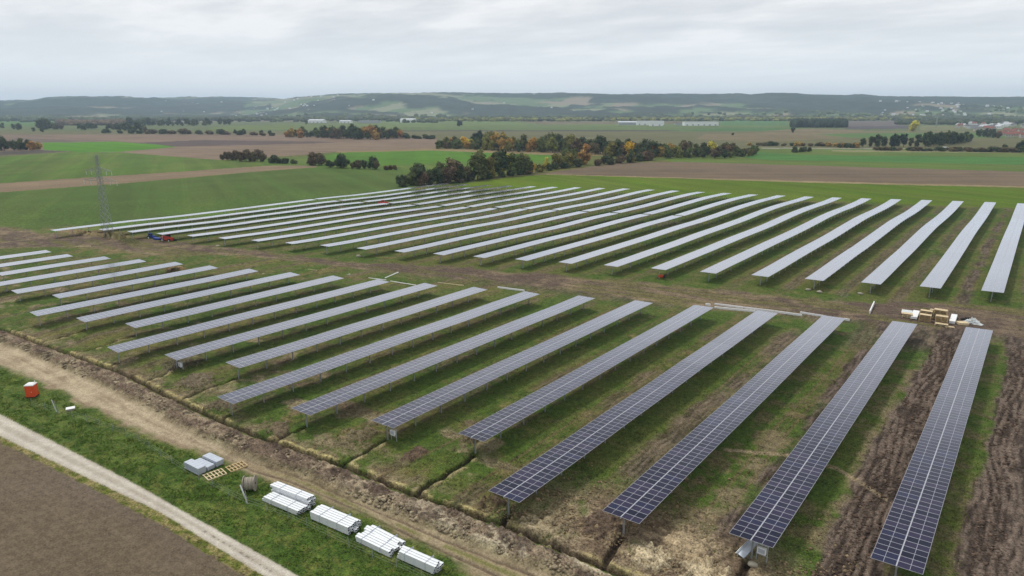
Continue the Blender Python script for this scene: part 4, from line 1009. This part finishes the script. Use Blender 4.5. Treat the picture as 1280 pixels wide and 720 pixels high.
x, y, _ = g(1170, 158); pylon(x, y, 34, YAW, 'thin far pylon standing before the hillside village', True, 3, .35)
def mast(px, rad, H, label):
    x, y = xy_from(px, rad); z = float(hill_h(np.array([px]), np.array([rad]))[0][0])
    r_ = empty('radio_mast', (x, y, z), 0, label, 'mast'); m = MB(); m.cyl((0, 0, 0), (0, 0, H), 2.2, M_['concrete'], 8, .8); m.build('shaft', r_); m = MB(); m.cyl((0, 0, H*.7), (0, 0, H*.78), 3.6, M_['white'], 10); m.build('platform', r_)
mast(273, 8450, 46, 'thin radio mast on the skyline of the left hills')
x, y = xy_from(672, 4700); z = max(0, float(hill_h(np.array([672.]), np.array([4700.]))[0][0]))
ch = empty('church', (x, y, z+3), .3, 'small white church on the central hillside', 'church'); m = MB(); m.box((0, 0, 5), (10, 24, 10), M_['white']); m.build('nave', ch); m = MB(); m.box((0, 15, 11), (6, 6, 22), M_['white']); m.box((0, 15, 26), (6, 6, 8), M_['roofg'], taper=.05); m.build('tower', ch)

# ------------------------------------------------------------------ things on the grass strip
def at(px, py): p = g(px, py); return float(p[0]), float(p[1])
# portable toilet
x, y = at(41, 495.5); t = empty('portable_toilet', (x, y, 0), YAW+.12, 'orange red portable toilet with white roof on the grass beside the earth track', 'toilet')
m = MB(); m.box((0, 0, .09), (1.5, 1.5, .14), M_['black'], rz=0); m.build('base', t)
m = MB(); m.box((0, 0, 1.22), (1.42, 1.42, 2.12), M_['orange'])
for s in (-1, 1):
    for q in (-1, 1): m.box((s*.70, q*.70, 1.22), (.10, .10, 2.14), M_['orange'])
    m.box((s*.725, 0, 1.2), (.04, .9, 1.7), M_['orange'])
m.build('cabin', t)
m = MB(); m.box((0, -.735, 1.15), (.86, .05, 1.9), M_['orange']); d = m.build('door', t); m = MB(); m.box((.33, -.775, 1.1), (.06, .04, .22), M_['white']); m.build('handle', d)
m = MB(); m.box((0, 0, 2.36), (1.56, 1.56, .16), M_['white']); m.box((0, 0, 2.52), (1.5, 1.5, .20), M_['white'], taper=.55); m.build('roof', t)
m = MB(); m.cyl((.5, .5, 2.4), (.5, .5, 2.85), .06, M_['white'], 8); m.build('vent_pipe', t); t.scale = (.9, .9, .93)
# leaning props
def prop(base, top, h, label):
    b = g(*base); tp = g(*top, h); r_ = empty('leaning_post', (b[0], b[1], 0), 0, label, 'post'); m = MB(); m.bar((0, 0, -.1), (tp[0]-b[0], tp[1]-b[1], h), .13, M_['film']); m.build('pole', r_)
    m = MB(); m.bar((-.02, 0, 0), (-.55, .1, h*.75), .07, M_['old']); m.build('brace', r_)
prop((71, 515), (64.5, 500), 2.2, 'pale pole leaning in the grass right of the portable toilet')
prop((310, 630), (300, 606), 2.1, 'pale pole leaning in the grass below the cable drum')
# white crate by the props
x, y = at(88.5, 513); c_ = empty('white_crate', (x, y, 0), YAW+.5, 'small white plastic crate lying in the grass near the leaning pole', 'crate')
m = MB(); m.box((0, 0, .42), (1.25, .8, .08), M_['white'], rx=.1); m.build('lid', c_); m = MB(); m.box((0, 0, .2), (1.1, .68, .38), M_['old'], taper=1.05); m.build('body', c_)
# grey stacks of sheets
def stack(cx, cy, w_, l_, h_, rz, label, n=6, mt='grey', tilt=0):
    r_ = empty('sheet_stack', (cx, cy, 0), rz, label, 'stack')
    b = MB()
    for s in (-.35, .35): b.box((0, s*l_, .06), (w_*.95, .12, .12), M_['timber'])
    b.build('bearer', r_)
    for k in range(n):
        m = MB(); hh = (h_-.12)/n; m.box((random.uniform(-.03, .03), random.uniform(-.06, .06), .12+hh*(k+.5)), (w_, l_, hh*.86), M_[mt]); 
        for q in range(5): m.box((-w_/2+w_*(q+.5)/5, 0, .12+hh*(k+.96)), (w_*.08, l_*.985, .03), M_[mt])
        m.build('sheet_bundle', r_)
    return r_
stack(-83.8, 39.1, 3.3, 1.1, 1.05, R_(3), 'tall pile of grey sheets, left of the three piles on the grass', 6)
stack(-83.9, 40.4, 3.2, 1.1, .65, R_(5), 'middle low pile of grey sheets beside the tall one', 4)
stack(-83.9, 41.7, 3.2, 1.1, .85, R_(4), 'right pile of grey sheets nearest the earth track', 5)
def pallet(cx, cy, rz, label, z0=0, mt='cream', w_=1.2, l_=2.4, group=None, cat='pallet'):
    r_ = empty('pallet', (cx, cy, z0), rz, label, cat, group)
    for k in range(3):
        m = MB(); m.box((-w_/2+.06+k*(w_-.12)/2, 0, .07), (.12, l_, .13), M_[mt]); m.build('runner', r_)
    m = MB(); n_ = 6
    for k in range(n_): m.box((0, -l_/2+.07+k*(l_-.14)/(n_-1), .155), (w_, .13, .035), M_[mt])
    m.build('top_board', r_); return r_
pallet(-80.7, 40.1, R_(-8), 'pale wooden pallet lying nearest the grey sheet piles', l_=2.5, w_=1.9)
pallet(-80.3, 43.0, R_(-6), 'second wooden pallet lying by the edge of the earth track', l_=2.4, w_=1.8, mt='timber')
# cable drum
x, y = at(313, 613); dr = empty('cable_drum', (x, y, 0), YAW+.12, 'wooden cable drum with grey cable standing beside the earth track', 'cable drum')
R0 = 1.0
for s in (-1, 1):
    m = MB(); m.cyl((s*.62, 0, R0), (s*.72, 0, R0), R0, M_['old'], 28); m.cyl((s*.60, 0, R0), (s*.74, 0, R0), .16, M_['black'], 10); m.build('flange', dr)
m = MB(); m.cyl((-.62, 0, R0), (.62, 0, R0), .5, M_['old'], 20); m.build('core', dr)
m = MB()
for k in range(5): m.cyl((-.56+k*.23, 0, R0), (-.56+k*.23+.2, 0, R0), .78+.02*(k % 2), M_['stone' if k % 2 else 'old'], 22)
m.build('cable', dr)
# bundles of bright steel profiles
def profile_mesh(L):
    m = MB(); a, b, t_ = .33, .29, .02
    m.box((0, 0, b-t_/2), (L, a, t_), M_['profile']); m.box((0, 0, t_/2), (L, a, t_), M_['profile'])
    m.box((0, a/2-t_/2, b/2), (L, t_, b-2*t_-.002), M_['profile']); m.box((0, -a/2+t_/2, b/2), (L, t_, b-2*t_-.002), M_['profile'])
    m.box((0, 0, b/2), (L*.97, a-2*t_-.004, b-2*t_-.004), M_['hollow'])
    for s in (-1, 1): m.box((0, s*(a/2-.03), b+.008), (L, .03, .014), M_['profile'])
    return m.mesh('steel_profile')
PROF = profile_mesh(6.4)
def bundle(p0, p1, cols, layers, label, sj=.25):
    A = g(*p0)[:2]; B = g(*p1)[:2]; ang = math.atan2(B[1]-A[1], B[0]-A[0]); c_ = (A+B)/2; L = np.linalg.norm(B-A)
    r_ = empty('profile_bundle', (c_[0], c_[1], 0), ang, label, 'steel profiles', 'bundles of steel profiles on the grass')
    m = MB()
    for s in (-2, 2): m.box((s, 0, .05), (.12, cols*.37, .10), M_['timber'])
    m.build('bearer', r_)
    for l in range(layers):
        for k in range(cols-(1 if l == layers-1 and cols > 3 and layers > 1 else 0)):
            o = link('steel_profile', PROF, r_, (random.uniform(-sj, sj), (k-(cols-1)/2)*.375, .11+l*.325)); o.scale = (L/6.4, 1, 1)
    s_ = MB()
    for s in (-1.6, 1.2): s_.box((s, 0, .12+layers*.325/2), (.025, cols*.375+.02, layers*.325+.03), M_['grey'])
    s_.build('strap', r_)
bundle((344, 616), (390, 634), 3, 4, 'upper bundle of white steel profiles, leftmost group, stacked four high')
bundle((337, 623), (380, 641), 5, 2, 'lower wide bundle of white steel profiles in the leftmost group')
bundle((398, 644), (445, 664), 6, 3, 'wide bundle of white steel profiles, second group from the left')
bundle((462, 664), (502, 685), 4, 2, 'narrow bundle of white steel profiles on the track side of the third group')
bundle((452, 672), (494, 692), 5, 2, 'lower bundle of white steel profiles in the third group')
bundle((504, 695), (549, 715), 4, 3, 'bundle of white steel profiles nearest the bottom edge of the photo')
# wire fence along the strip
def fence(pts, label, n, h=1.25):
    P = [g(*p)[:2] for p in pts]; cum = np.concatenate([[0], np.cumsum(np.linalg.norm(np.diff(np.array(P), axis=0), axis=1))]); P = np.array(P)
    o0 = P[0]; r_ = empty('wire_fence', (o0[0], o0[1], 0), 0, label, 'fence'); q = []
    for k in range(n):
        t_ = cum[-1]*k/(n-1); q.append((np.interp(t_, cum, P[:, 0])-o0[0], np.interp(t_, cum, P[:, 1])-o0[1]))
        m = MB(); m.cyl((q[-1][0], q[-1][1], -.2), (q[-1][0]+random.uniform(-.08, .08), q[-1][1]+random.uniform(-.08, .08), h+.1), .03, M_['pole'], 5); m.build('post', r_)
    m = MB()
    for z_ in (.35, .7, 1.05):
        for k in range(n-1): m.bar((*q[k], z_), (*q[k+1], z_), .010, M_['pole'])
    m.build('wire', r_)
fence([(40, 508), (110, 527.5), (170, 550), (230, 590), (300, 628), (360, 648), (446, 689), (493, 709), (560, 740)], 'thin wire fence running along the grass strip past the profile bundles', 26)

# second row near end: grey channel leaning out
a = g(925, 697); b = g(941, 676, 1.2)
cz = empty('cable_channel', (a[0], a[1], 0), 0, 'grey metal channel leaning out under the near end of a table', 'channel')
m = MB(); dx, dy = b[0]-a[0]+.4, b[1]-a[1]
m.bar((0, 0, .25), (dx, dy, 1.7), 1.05, M_['grey'], .06); m.bar((-.5, 0, .3), (dx-.5, dy, 1.75), .05, M_['steel'], .14); m.bar((.5, 0, .3), (dx+.5, dy, 1.75), .05, M_['steel'], .14); m.build('tray', cz)
m = MB(); m.bar((-.3, .1, 0), (-.3, .1, .3), .08, M_['steel']); m.bar((.3, .1, 0), (.3, .1, .3), .08, M_['steel']); m.build('foot', cz)
# inverter frames at some near row ends
def inverter(x, y, label):
    r_ = empty('inverter_stand', (x, y, 0), 0, label, 'inverter'); m = MB()
    for s in (-.55, .55): m.box((s, 0, 1.0), (.08, .08, 2.0), M_['steel'])
    for z_ in (.7, 1.9): m.box((0, 0, z_), (1.3, .06, .08), M_['steel'])
    m.build('stand', r_); m = MB(); m.box((0, -.18, 1.35), (.9, .28, .75), M_['white']); m.box((0, -.33, 1.35), (.7, .03, .5), M_['grey']); m.build('cabinet', r_)
for i, lb in ((5, 'white inverter cabinet under the near end of the sixth table'), (9, 'white inverter cabinet under the near end of the tenth table'), (1, 'row of posts and cabinet under the near end of the second table')):
    X0, n0, _ = ROWS_A[i]; inverter(X0+.95, n0+1.3, lb)
# white box under table 3's edge
x, y = at(1083, 507); r_ = empty('junction_box', (x-.3, y, 0), 0, 'small pale junction box sticking out beside the second table', 'box'); m = MB(); m.box((0, 0, 1.5), (.7, .25, .5), M_['cream']); m.build('box', r_); m = MB(); m.box((0, .05, .75), (.08, .08, 1.5), M_['steel']); m.build('post', r_)

# ------------------------------------------------------------------ pallet depot by the haul road
def crate_stack(cx, cy, rz, n, w_, l_, label, hh=.27, mt='timber'):
    r_ = empty('pallet_stack', (cx, cy, 0), rz, label, 'pallets')
    for k in range(n):
        m = MB(); jx, jy = random.uniform(-.06, .06), random.uniform(-.08, .08)
        for s in (-1, 0, 1): m.box((jx+s*(w_/2-.08), jy, k*hh+.06), (.14, l_, .12), M_[mt])
        for q in range(7): m.box((jx, jy-l_/2+.1+q*(l_-.2)/6, k*hh+.145), (w_, .2, .04), M_['cream' if k == n-1 else mt])
        for s in (-1, 1): m.box((jx, jy+s*(l_/2-.03), k*hh+.15), (w_*.96, .05, .09), M_['cream' if k % 3 == 2 else mt])
        m.build('pallet', r_)
    return r_
crate_stack(-16.4, 174.6, .04, 6, 2.3, 1.4, 'left stack of timber pallets beside the haul road')
crate_stack(-16.6, 177.4, .02, 7, 2.4, 1.4, 'stack of pallets behind the left stack by the haul road')
crate_stack(-13.2, 174.8, .05, 7, 2.4, 1.6, 'right stack of timber pallets beside the haul road')
crate_stack(-13.8, 178.2, -.04, 9, 2.6, 1.6, 'tallest stack of timber pallets, behind the right one')
crate_stack(-12.9, 172.9, .06, 2, 2.5, 1.3, 'low pair of pallets in front of the right stack', .3, 'cream')
crate_stack(-11.3, 172.6, .3, 1, 1.7, 1.1, 'single flat pallet on the mud right of the stacks', .3, 'cream')
crate_stack(-20.0, 175.4, .1, 4, 2.1, 1.4, 'low pile of pale boards at the left end of the pallet depot', .26, 'cream')
crate_stack(-15.2, 180.9, 0, 5, 2.0, 1.2, 'short stack of pallets at the back of the depot', .3, 'cream')
def slab(cx, cy, rz, d, label, name, cat, mt, tilt=.0, z0=.0):
    r_ = empty(name, (cx, cy, z0), rz, label, cat); m = MB(); m.box((0, 0, d[2]/2+.1), d, M_[mt], rx=tilt); m.build('pack', r_); m = MB()
    for s in (-.3, .3): m.box((0, s*d[1], .05), (d[0]*.9, .1, .1), M_['timber'])
    m.build('bearer', r_); return r_
slab(-18.7, 177.6, .05, (1.3, 6.2, .55), 'white wrapped long pack leaning between board pile and pallets', 'wrapped_pack', 'pack', 'white')
slab(-20.6, 179.0, .1, (2.2, 3.2, .35), 'dull film wrapped pack behind the pale boards', 'wrapped_pack', 'pack', 'film')
slab(-11.3, 179.0, .03, (1.15, 6.6, .6), 'white upright pack right of the pallet stacks', 'wrapped_pack', 'pack', 'white')
slab(-9.3, 176.6, .5, (2.0, 1.6, .5), 'cream coloured box right of the white pack', 'wrapped_pack', 'pack', 'cream')
# heap of film
def heap(cx, cy, w_, h_, mt, label, seed):
    r = np.random.default_rng(seed); V = []; Fs = []; n_, m_ = 26, 9
    for j in range(m_):
        for i in range(n_):
            a = 2*math.pi*i/n_; q = 1-j/(m_-1); rr_ = w_*(q**.7)*(1+.25*math.sin(3*a+seed)+.12*r.normal()); V.append((rr_*math.cos(a), rr_*.7*math.sin(a), h_*(1-q**1.6)*(1+.25*r.normal())+.02))
    for j in range(m_-1):
        for i in range(n_): Fs.append((j*n_+i, j*n_+(i+1) % n_, (j+1)*n_+(i+1) % n_, (j+1)*n_+i))
    return tag(link('film_heap', mesh_np('film_heap', V, Fs, [M_[mt]]), None, (cx, cy, 0)), label, 'plastic film')
heap(-7.6, 179.2, 1.7, .9, 'film', 'crumpled heap of clear plastic film at the right end of the depot', 3)
heap(-8.6, 181.2, 1.3, .5, 'black', 'dark crumpled sheeting behind the clear film heap', 5)
# long bright beams lying along the haul road
def beam(p, q, label, wd=.5, ht=.22, mt='white', name='steel_beam'):
    A = g(*p, .15); B = g(*q, .15); d_ = B-A; n_ = max(1, int(np.linalg.norm(d_)//6)); r_ = empty(name, (A[0], A[1], 0), 0, label, 'beam')
    for k in range(n_):
        a_ = d_*(k/n_); b_ = d_*((k+.985)/n_); m = MB(); m.bar((a_[0], a_[1]+random.uniform(-.1, .1), .2), (b_[0], b_[1], .2), ht, M_[mt], wd); m.build('length', r_)
beam((893, 380.5), (968, 389.5), 'far one of two long white beams lying beside the haul road')
beam((968, 389.5), (1003, 394.5), 'white beam lying end to end right of the two long parallel ones')
beam((893, 384.5), (945, 389.5), 'near one of two long white beams lying beside the haul road')
beam((1000, 391), (1034, 396.5), 'white beam lying at the far end of the third table')
beam((1055, 399), (1062, 400.5), 'short white beam end sticking out beyond the third table')
beam((882, 381), (888, 381.8), 'short white beam end at the far end of the fourth table', .7)
beam((622, 359.5), (656, 363.8), 'long white beam lying before the far end of the eighth table')
beam((461, 348.3), (483, 351), 'white beam piece left of the tenth table end')
beam((488, 352.3), (520, 357.5), 'white beam lying before the far end of the tenth table')
beam((481, 348.5), (498, 341), 'white beam lying askew behind the tenth table end')
beam((381, 337), (407, 340), 'pale beam in the grass behind the twelfth table end', .4, .2, 'cream')
beam((547, 353.6), (580, 357.2), 'thin pale beam in the bright grass by the ninth table end', .25, .15, 'cream')
beam((1087, 391.5), (1092.5, 379.5), 'broad white plank lying across the green patch before the depot', 1.2, .25)
beam((95, 310), (114, 309.5), 'pale board lying on the left part of the haul road', 1.2, .2, 'cream')
def stone(px, py, s, label, seed):
    x, y = at(px, py); r = np.random.default_rng(seed); v = IV*r.uniform(.7, 1.2, (12, 1))*np.array([s, s*.8, s*.5]); v[:, 2] += s*.3
    tag(link('boulder', mesh_np('boulder', v, IF, [M_['stone']]), None, (x, y, 0)), label, 'stone')
stone(448, 321, 1.0, 'pale stone before the near ends of the far block', 1); stone(436, 345, .9, 'small pale stone behind the eleventh table end', 2); stone(272.5, 308.5, 1.0, 'pale stone on the left half of the haul road', 3); stone(941, 707, .6, 'pale clay lump below the grey channel', 4); stone(329.5, 344, .7, 'small pale stone behind the thirteenth table end', 6)
for k, (px, py) in enumerate([(1010, 363), (1024, 366), (1075, 368), (895, 339)]): stone(px, py, .8, ['pale offcut under the fourth far table', 'second pale offcut right of the fourth far table end', 'pale offcut before the third far table', 'pale stone beside the sixth far table'][k], 10+k)
# orange machine under a far table end
x, y = at(827, 347); r_ = empty('orange_compactor', (x, y, 0), .4, 'small orange compactor standing at the near end of a far table', 'compactor')
m = MB(); m.box((0, 0, .5), (1.5, .9, .6), M_['orange'], taper=.85); m.build('engine', r_); m = MB(); m.cyl((-.6, -.5, .45), (-.6, .5, .45), .45, M_['orange'], 16); m.cyl((.7, -.5, .4), (.7, .5, .4), .4, M_['black'], 16); m.build('drum', r_); m = MB(); m.bar((.6, 0, .8), (1.4, 0, 1.3), .08, M_['black']); m.build('handle', r_)

# ------------------------------------------------------------------ vehicles
def wheel(parent, x, y, r, w_):
    m = MB(); m.cyl((x, y-w_/2, r), (x, y+w_/2, r), r, M_['black'], 20); o = m.build('wheel', parent); m = MB(); m.cyl((x, y-w_/2-.02, r), (x, y+w_/2+.02, r), r*.5, M_['yellow'] if False else M_['film'], 12); m.build('rim', o)
def tractor(px, py, rz, mt, label, s=1.0):
    x, y = at(px, py); t = empty('tractor', (x, y, 0), rz, label, 'tractor')
    m = MB(); m.box((1.3, 0, 1.35), (2.3, .9, .85), M_[mt], taper=.88); m.box((1.2, 0, .85), (2.6, .6, .4), M_['black']); m.build('hood', t)
    m = MB(); m.box((-.7, 0, 1.6), (1.5, 1.4, .7), M_[mt]); 
    for sx in (-1.35, 0): 
        for sy in (-.65, .65): m.bar((sx, sy, 1.9), (sx*.9, sy*.92, 2.9), .09, M_[mt])
    m.build('cab_frame', t); m = MB(); m.box((-.68, 0, 2.4), (1.3, 1.25, .9), M_['dglass'], taper=.93); m.build('window', t)
    m = MB(); m.box((-.65, 0, 2.93), (1.6, 1.5, .13), M_[mt]); m.build('roof', t)
    for sy in (-.95, .95):
        wheel(t, -.9, sy, .92, .5); wheel(t, 1.9, sy*.92, .62, .38)
        f_ = MB(); f_.box((-.9, sy, 1.93), (1.5, .55, .08), M_[mt]); f_.build('mudguard', t)
    m = MB(); m.cyl((1.0, .35, 1.7), (1.0, .35, 2.8), .05, M_['black'], 8); m.build('exhaust', t)
    t.scale = (.75,)*3; return t
def telehandler(px, py, rz, mt, label):
    x, y = at(px, py); t = empty('telehandler', (x, y, 0), rz, label, 'telehandler')
    m = MB(); m.box((0, 0, .95), (4.6, 1.5, .7), M_[mt]); m.box((-1.9, 0, 1.45), (1.2, 1.6, .6), M_[mt], taper=.9); m.box((.4, -.6, 1.45), (2.4, .6, .5), M_[mt], taper=.9); m.build('chassis', t)
    m = MB(); m.box((-.1, .55, 1.95), (1.5, .85, 1.3), M_['dglass'], taper=.9); m.build('cab_window', t); m = MB(); m.box((-.1, .55, 2.66), (1.5, .9, .1), M_[mt]); m.box((-.1, .55, 1.35), (1.6, .95, .3), M_[mt]); m.build('cab', t)
    m = MB(); m.bar((-2.2, -.1, 2.0), (2.9, -.1, 1.45), .42, M_[mt], .42); m.bar((2.9, -.1, 1.45), (3.5, -.1, .7), .3, M_['black']); m.build('boom', t)
    m = MB(); m.box((3.6, -.1, .65), (.12, 1.5, .8), M_['black']); 
    for s in (-.5, .3): m.box((4.2, s, .28), (1.2, .14, .07), M_['black'])
    m.build('fork', t)
    for sx in (-1.6, 1.6):
        for sy in (-.95, .95): wheel(t, sx, sy, .62, .45)
    t.scale = (1.0,)*3; return t
tractor(190, 299, .4, 'blue', 'dark blue tractor parked at the near end of the leftmost far tables')
tb_ = empty('trailer', (*at(197, 301), 0), .25, 'blue flat trailer between the blue tractor and the red telehandler', 'trailer'); m = MB(); m.box((0, 0, 1.0), (5.2, 2.2, .3), M_['blue']); m.box((0, 0, 1.5), (5.0, 2.1, .8), M_['blue'], taper=1.06); m.build('body', tb_)
for sx in (-1.2, -.1):
    for sy in (-1, 1): wheel(tb_, sx, sy*1.0, .5, .35)
tb_.scale = (.6,)*3
telehandler(210, 302, .3, 'red', 'red telehandler parked right of the blue trailer')
telehandler(479, 257, .9, 'red', 'small red machine standing between far tables near their break')
# white coach on the far road
x, y = at(1179, 187.6); cc = empty('coach', (x, y, 0), YAW, 'white coach on the road in front of the dark hedge at the right', 'coach')
m = MB(); m.box((0, 0, 1.9), (13, 2.5, 2.7), M_['white']); m.box((-1.2, 0, 3.5), (9.0, 2.4, .6), M_['white'], taper=.95); m.build('body', cc); m = MB(); m.box((0, -1.27, 2.3), (11.5, .06, .9), M_['dglass']); m.box((0, 1.27, 2.3), (11.5, .06, .9), M_['dglass']); m.build('window', cc)
for sx in (-4, 4):
    for sy in (-1.1, 1.1): wheel(cc, sx, sy, .5, .3)
x, y = at(1281, 189); cc = empty('van', (x, y, 0), YAW, 'white van on the road at the right edge of the photo', 'van')
m = MB(); m.box((-.6, 0, 1.4), (4.6, 2, 2.0), M_['white']); m.box((2.3, 0, 1.0), (1.4, 1.9, 1.1), M_['white'], taper=.85); m.build('body', cc); m = MB(); m.box((1.8, 0, 1.95), (.5, 1.8, .7), M_['dglass'], ry=.5); m.build('window', cc)
for sx in (-2, 2):
    for sy in (-.9, .9): wheel(cc, sx, sy, .38, .25)

# ------------------------------------------------------------------ soil clods and tussocks
def scatter(name, pts, sizes, cols, flat=.6):
    n_ = len(pts); r = rng; rot = r.uniform(0, 6.28, n_); V = np.zeros((n_, 12, 3))
    base = IV[None, :, :]*r.uniform(.6, 1.25, (n_, 12, 1)); c_, s_ = np.cos(rot)[:, None], np.sin(rot)[:, None]
    V[:, :, 0] = base[:, :, 0]*c_-base[:, :, 1]*s_; V[:, :, 1] = base[:, :, 0]*s_+base[:, :, 1]*c_; V[:, :, 2] = base[:, :, 2]*flat
    V = V*sizes[:, None, None]+pts[:, None, :]
    Fs = (IF[None]+12*np.arange(n_)[:, None, None]).reshape(-1, 3)
    me = mesh_np(name, V.reshape(-1, 3), Fs, [MG])
    at_ = me.attributes.new('albedo', 'FLOAT_COLOR', 'POINT'); at_.data.foreach_set('color', np.concatenate([np.repeat(cols, 12, 0), np.ones((n_*12, 1))], 1).astype(np.float32).ravel())
    a2 = me.attributes.new('grain', 'FLOAT', 'POINT'); a2.data.foreach_set('value', np.full(n_*12, .6, np.float32))
    o = link(name, me); o['kind'] = 'stuff'
n_ = 9000
X = rng.uniform(-190, 8, n_); uT = ip(L_TR, X); uB = ip(L_BS, X); q = rng.uniform(0, 1, n_)
Y = uT-1.3-(uT-1.3-uB)*q; zz = .25+.45*np.sin(q*math.pi)*rng.uniform(.3, 1.3, n_)
cA = srgb(150, 136, 112)[None]*rng.uniform(.6, 1.35, (n_, 1))
keep = fbm(X/2.5, Y/1.5, 201, 2) > .42
scatter('soil_clods', np.stack([X, Y, zz], 1)[keep], rng.gamma(3, .045, n_)[keep]+.05, cA[keep])
n_ = 5000
X = rng.uniform(-48, -8, n_); uT = ip(L_TR, X); Y = uT+rng.gamma(1.6, 5, n_)+.6; kk = fbm(X/3, Y/3, 205, 3) > .5
scatter('soil_clods', np.stack([X, Y, np.full(n_, .05)], 1)[kk], rng.gamma(2.2, .035, n_)[kk]+.03, (srgb(140, 122, 94)[None]*rng.uniform(.6, 1.3, (n_, 1)))[kk])
n_ = 16000
X = rng.uniform(-18, 3, n_); Y = rng.uniform(62, 165, n_); rf = -(X-xa(0))/12.88; gi = np.floor(rf); t_ = (1-(rf-gi))*12.88-2.31
kk = ((gi == 0) & (t_ > 3.6) & (t_ < 8.2)) | ((gi == -1) & (t_ > 3.4) & (t_ < 8.6))
scatter('mud_clods', np.stack([X, Y, np.full(n_, .02)], 1)[kk], rng.gamma(2.2, .04, n_)[kk]+.03, (srgb(96, 80, 68)[None]*rng.uniform(.55, 1.5, (n_, 1)))[kk])
# tussocks on the grass strip and between near rows
def tufts(name, X, Y, Z, hh, cols):
    n_ = len(X); k = 5; V = []; T = []
    a = rng.uniform(0, 6.28, (n_, k)); lean = rng.uniform(.2, .9, (n_, k)); w_ = hh[:, None]*.22
    bx = X[:, None]+rng.normal(0, .06, (n_, k)); by = Y[:, None]+rng.normal(0, .06, (n_, k)); ca, sa = np.cos(a), np.sin(a)
    h_ = hh[:, None]*rng.uniform(.6, 1.2, (n_, k))
    p0 = np.stack([bx-sa*w_, by+ca*w_, np.repeat(Z[:, None], k, 1)], 2); p1 = np.stack([bx+sa*w_, by-ca*w_, np.repeat(Z[:, None], k, 1)], 2); p2 = np.stack([bx+ca*lean*h_, by+sa*lean*h_, Z[:, None]+h_], 2)
    V = np.stack([p0, p1, p2], 2).reshape(-1, 3); Fs = np.arange(len(V)).reshape(-1, 3)
    me = mesh_np(name, V, Fs, [MG]); at_ = me.attributes.new('albedo', 'FLOAT_COLOR', 'POINT'); at_.data.foreach_set('color', np.concatenate([np.repeat(cols, 3*k, 0), np.ones((n_*3*k, 1))], 1).astype(np.float32).ravel())
    a2 = me.attributes.new('grain', 'FLOAT', 'POINT'); a2.data.foreach_set('value', np.full(n_*3*k, .6, np.float32))
    o = link(name, me); o['kind'] = 'stuff'
n_ = 26000
X = rng.uniform(-150, -30, n_); a_ = ip(L_R1, X)+.4; b_ = ip(L_GB, X)-.8; Y = a_+(b_-a_)*rng.uniform(0, 1, n_); kk = fbm(X/2, Y/1.2, 211, 3) > .45
cg = np.where(rng.uniform(0, 1, (n_, 1)) < .2, srgb(120, 122, 66)[None], srgb(88, 116, 42)[None])*rng.uniform(.85, 1.45, (n_, 1))
tufts('grass_tussocks', X[kk], Y[kk], np.full(kk.sum(), -.02), rng.uniform(.07, .20, n_)[kk], cg[kk])
n_ = 30000
X = rng.uniform(-120, 8, n_); Y = ip(L_TR, X)+1+rng.uniform(0, 75, n_); rf = -(X-xa(0))/12.88; gi = np.floor(rf); t_ = (1-(rf-gi))*12.88-2.31
kk = (fbm(X/3, Y/3, 215, 3) > .47) & ~(((gi == 0) | (gi == -1)) & (t_ > 3)) & (Y < 150) & ~((ip(L_TR, X)+9 > Y) & (X > -46))
cg = np.where(rng.uniform(0, 1, (n_, 1)) < .35, srgb(128, 120, 74)[None], srgb(94, 108, 48)[None])*rng.uniform(.85, 1.4, (n_, 1))
tufts('weed_tussocks', X[kk], Y[kk], np.zeros(kk.sum()), rng.uniform(.08, .22, n_)[kk], cg[kk])
print('objects', len(bpy.data.objects))
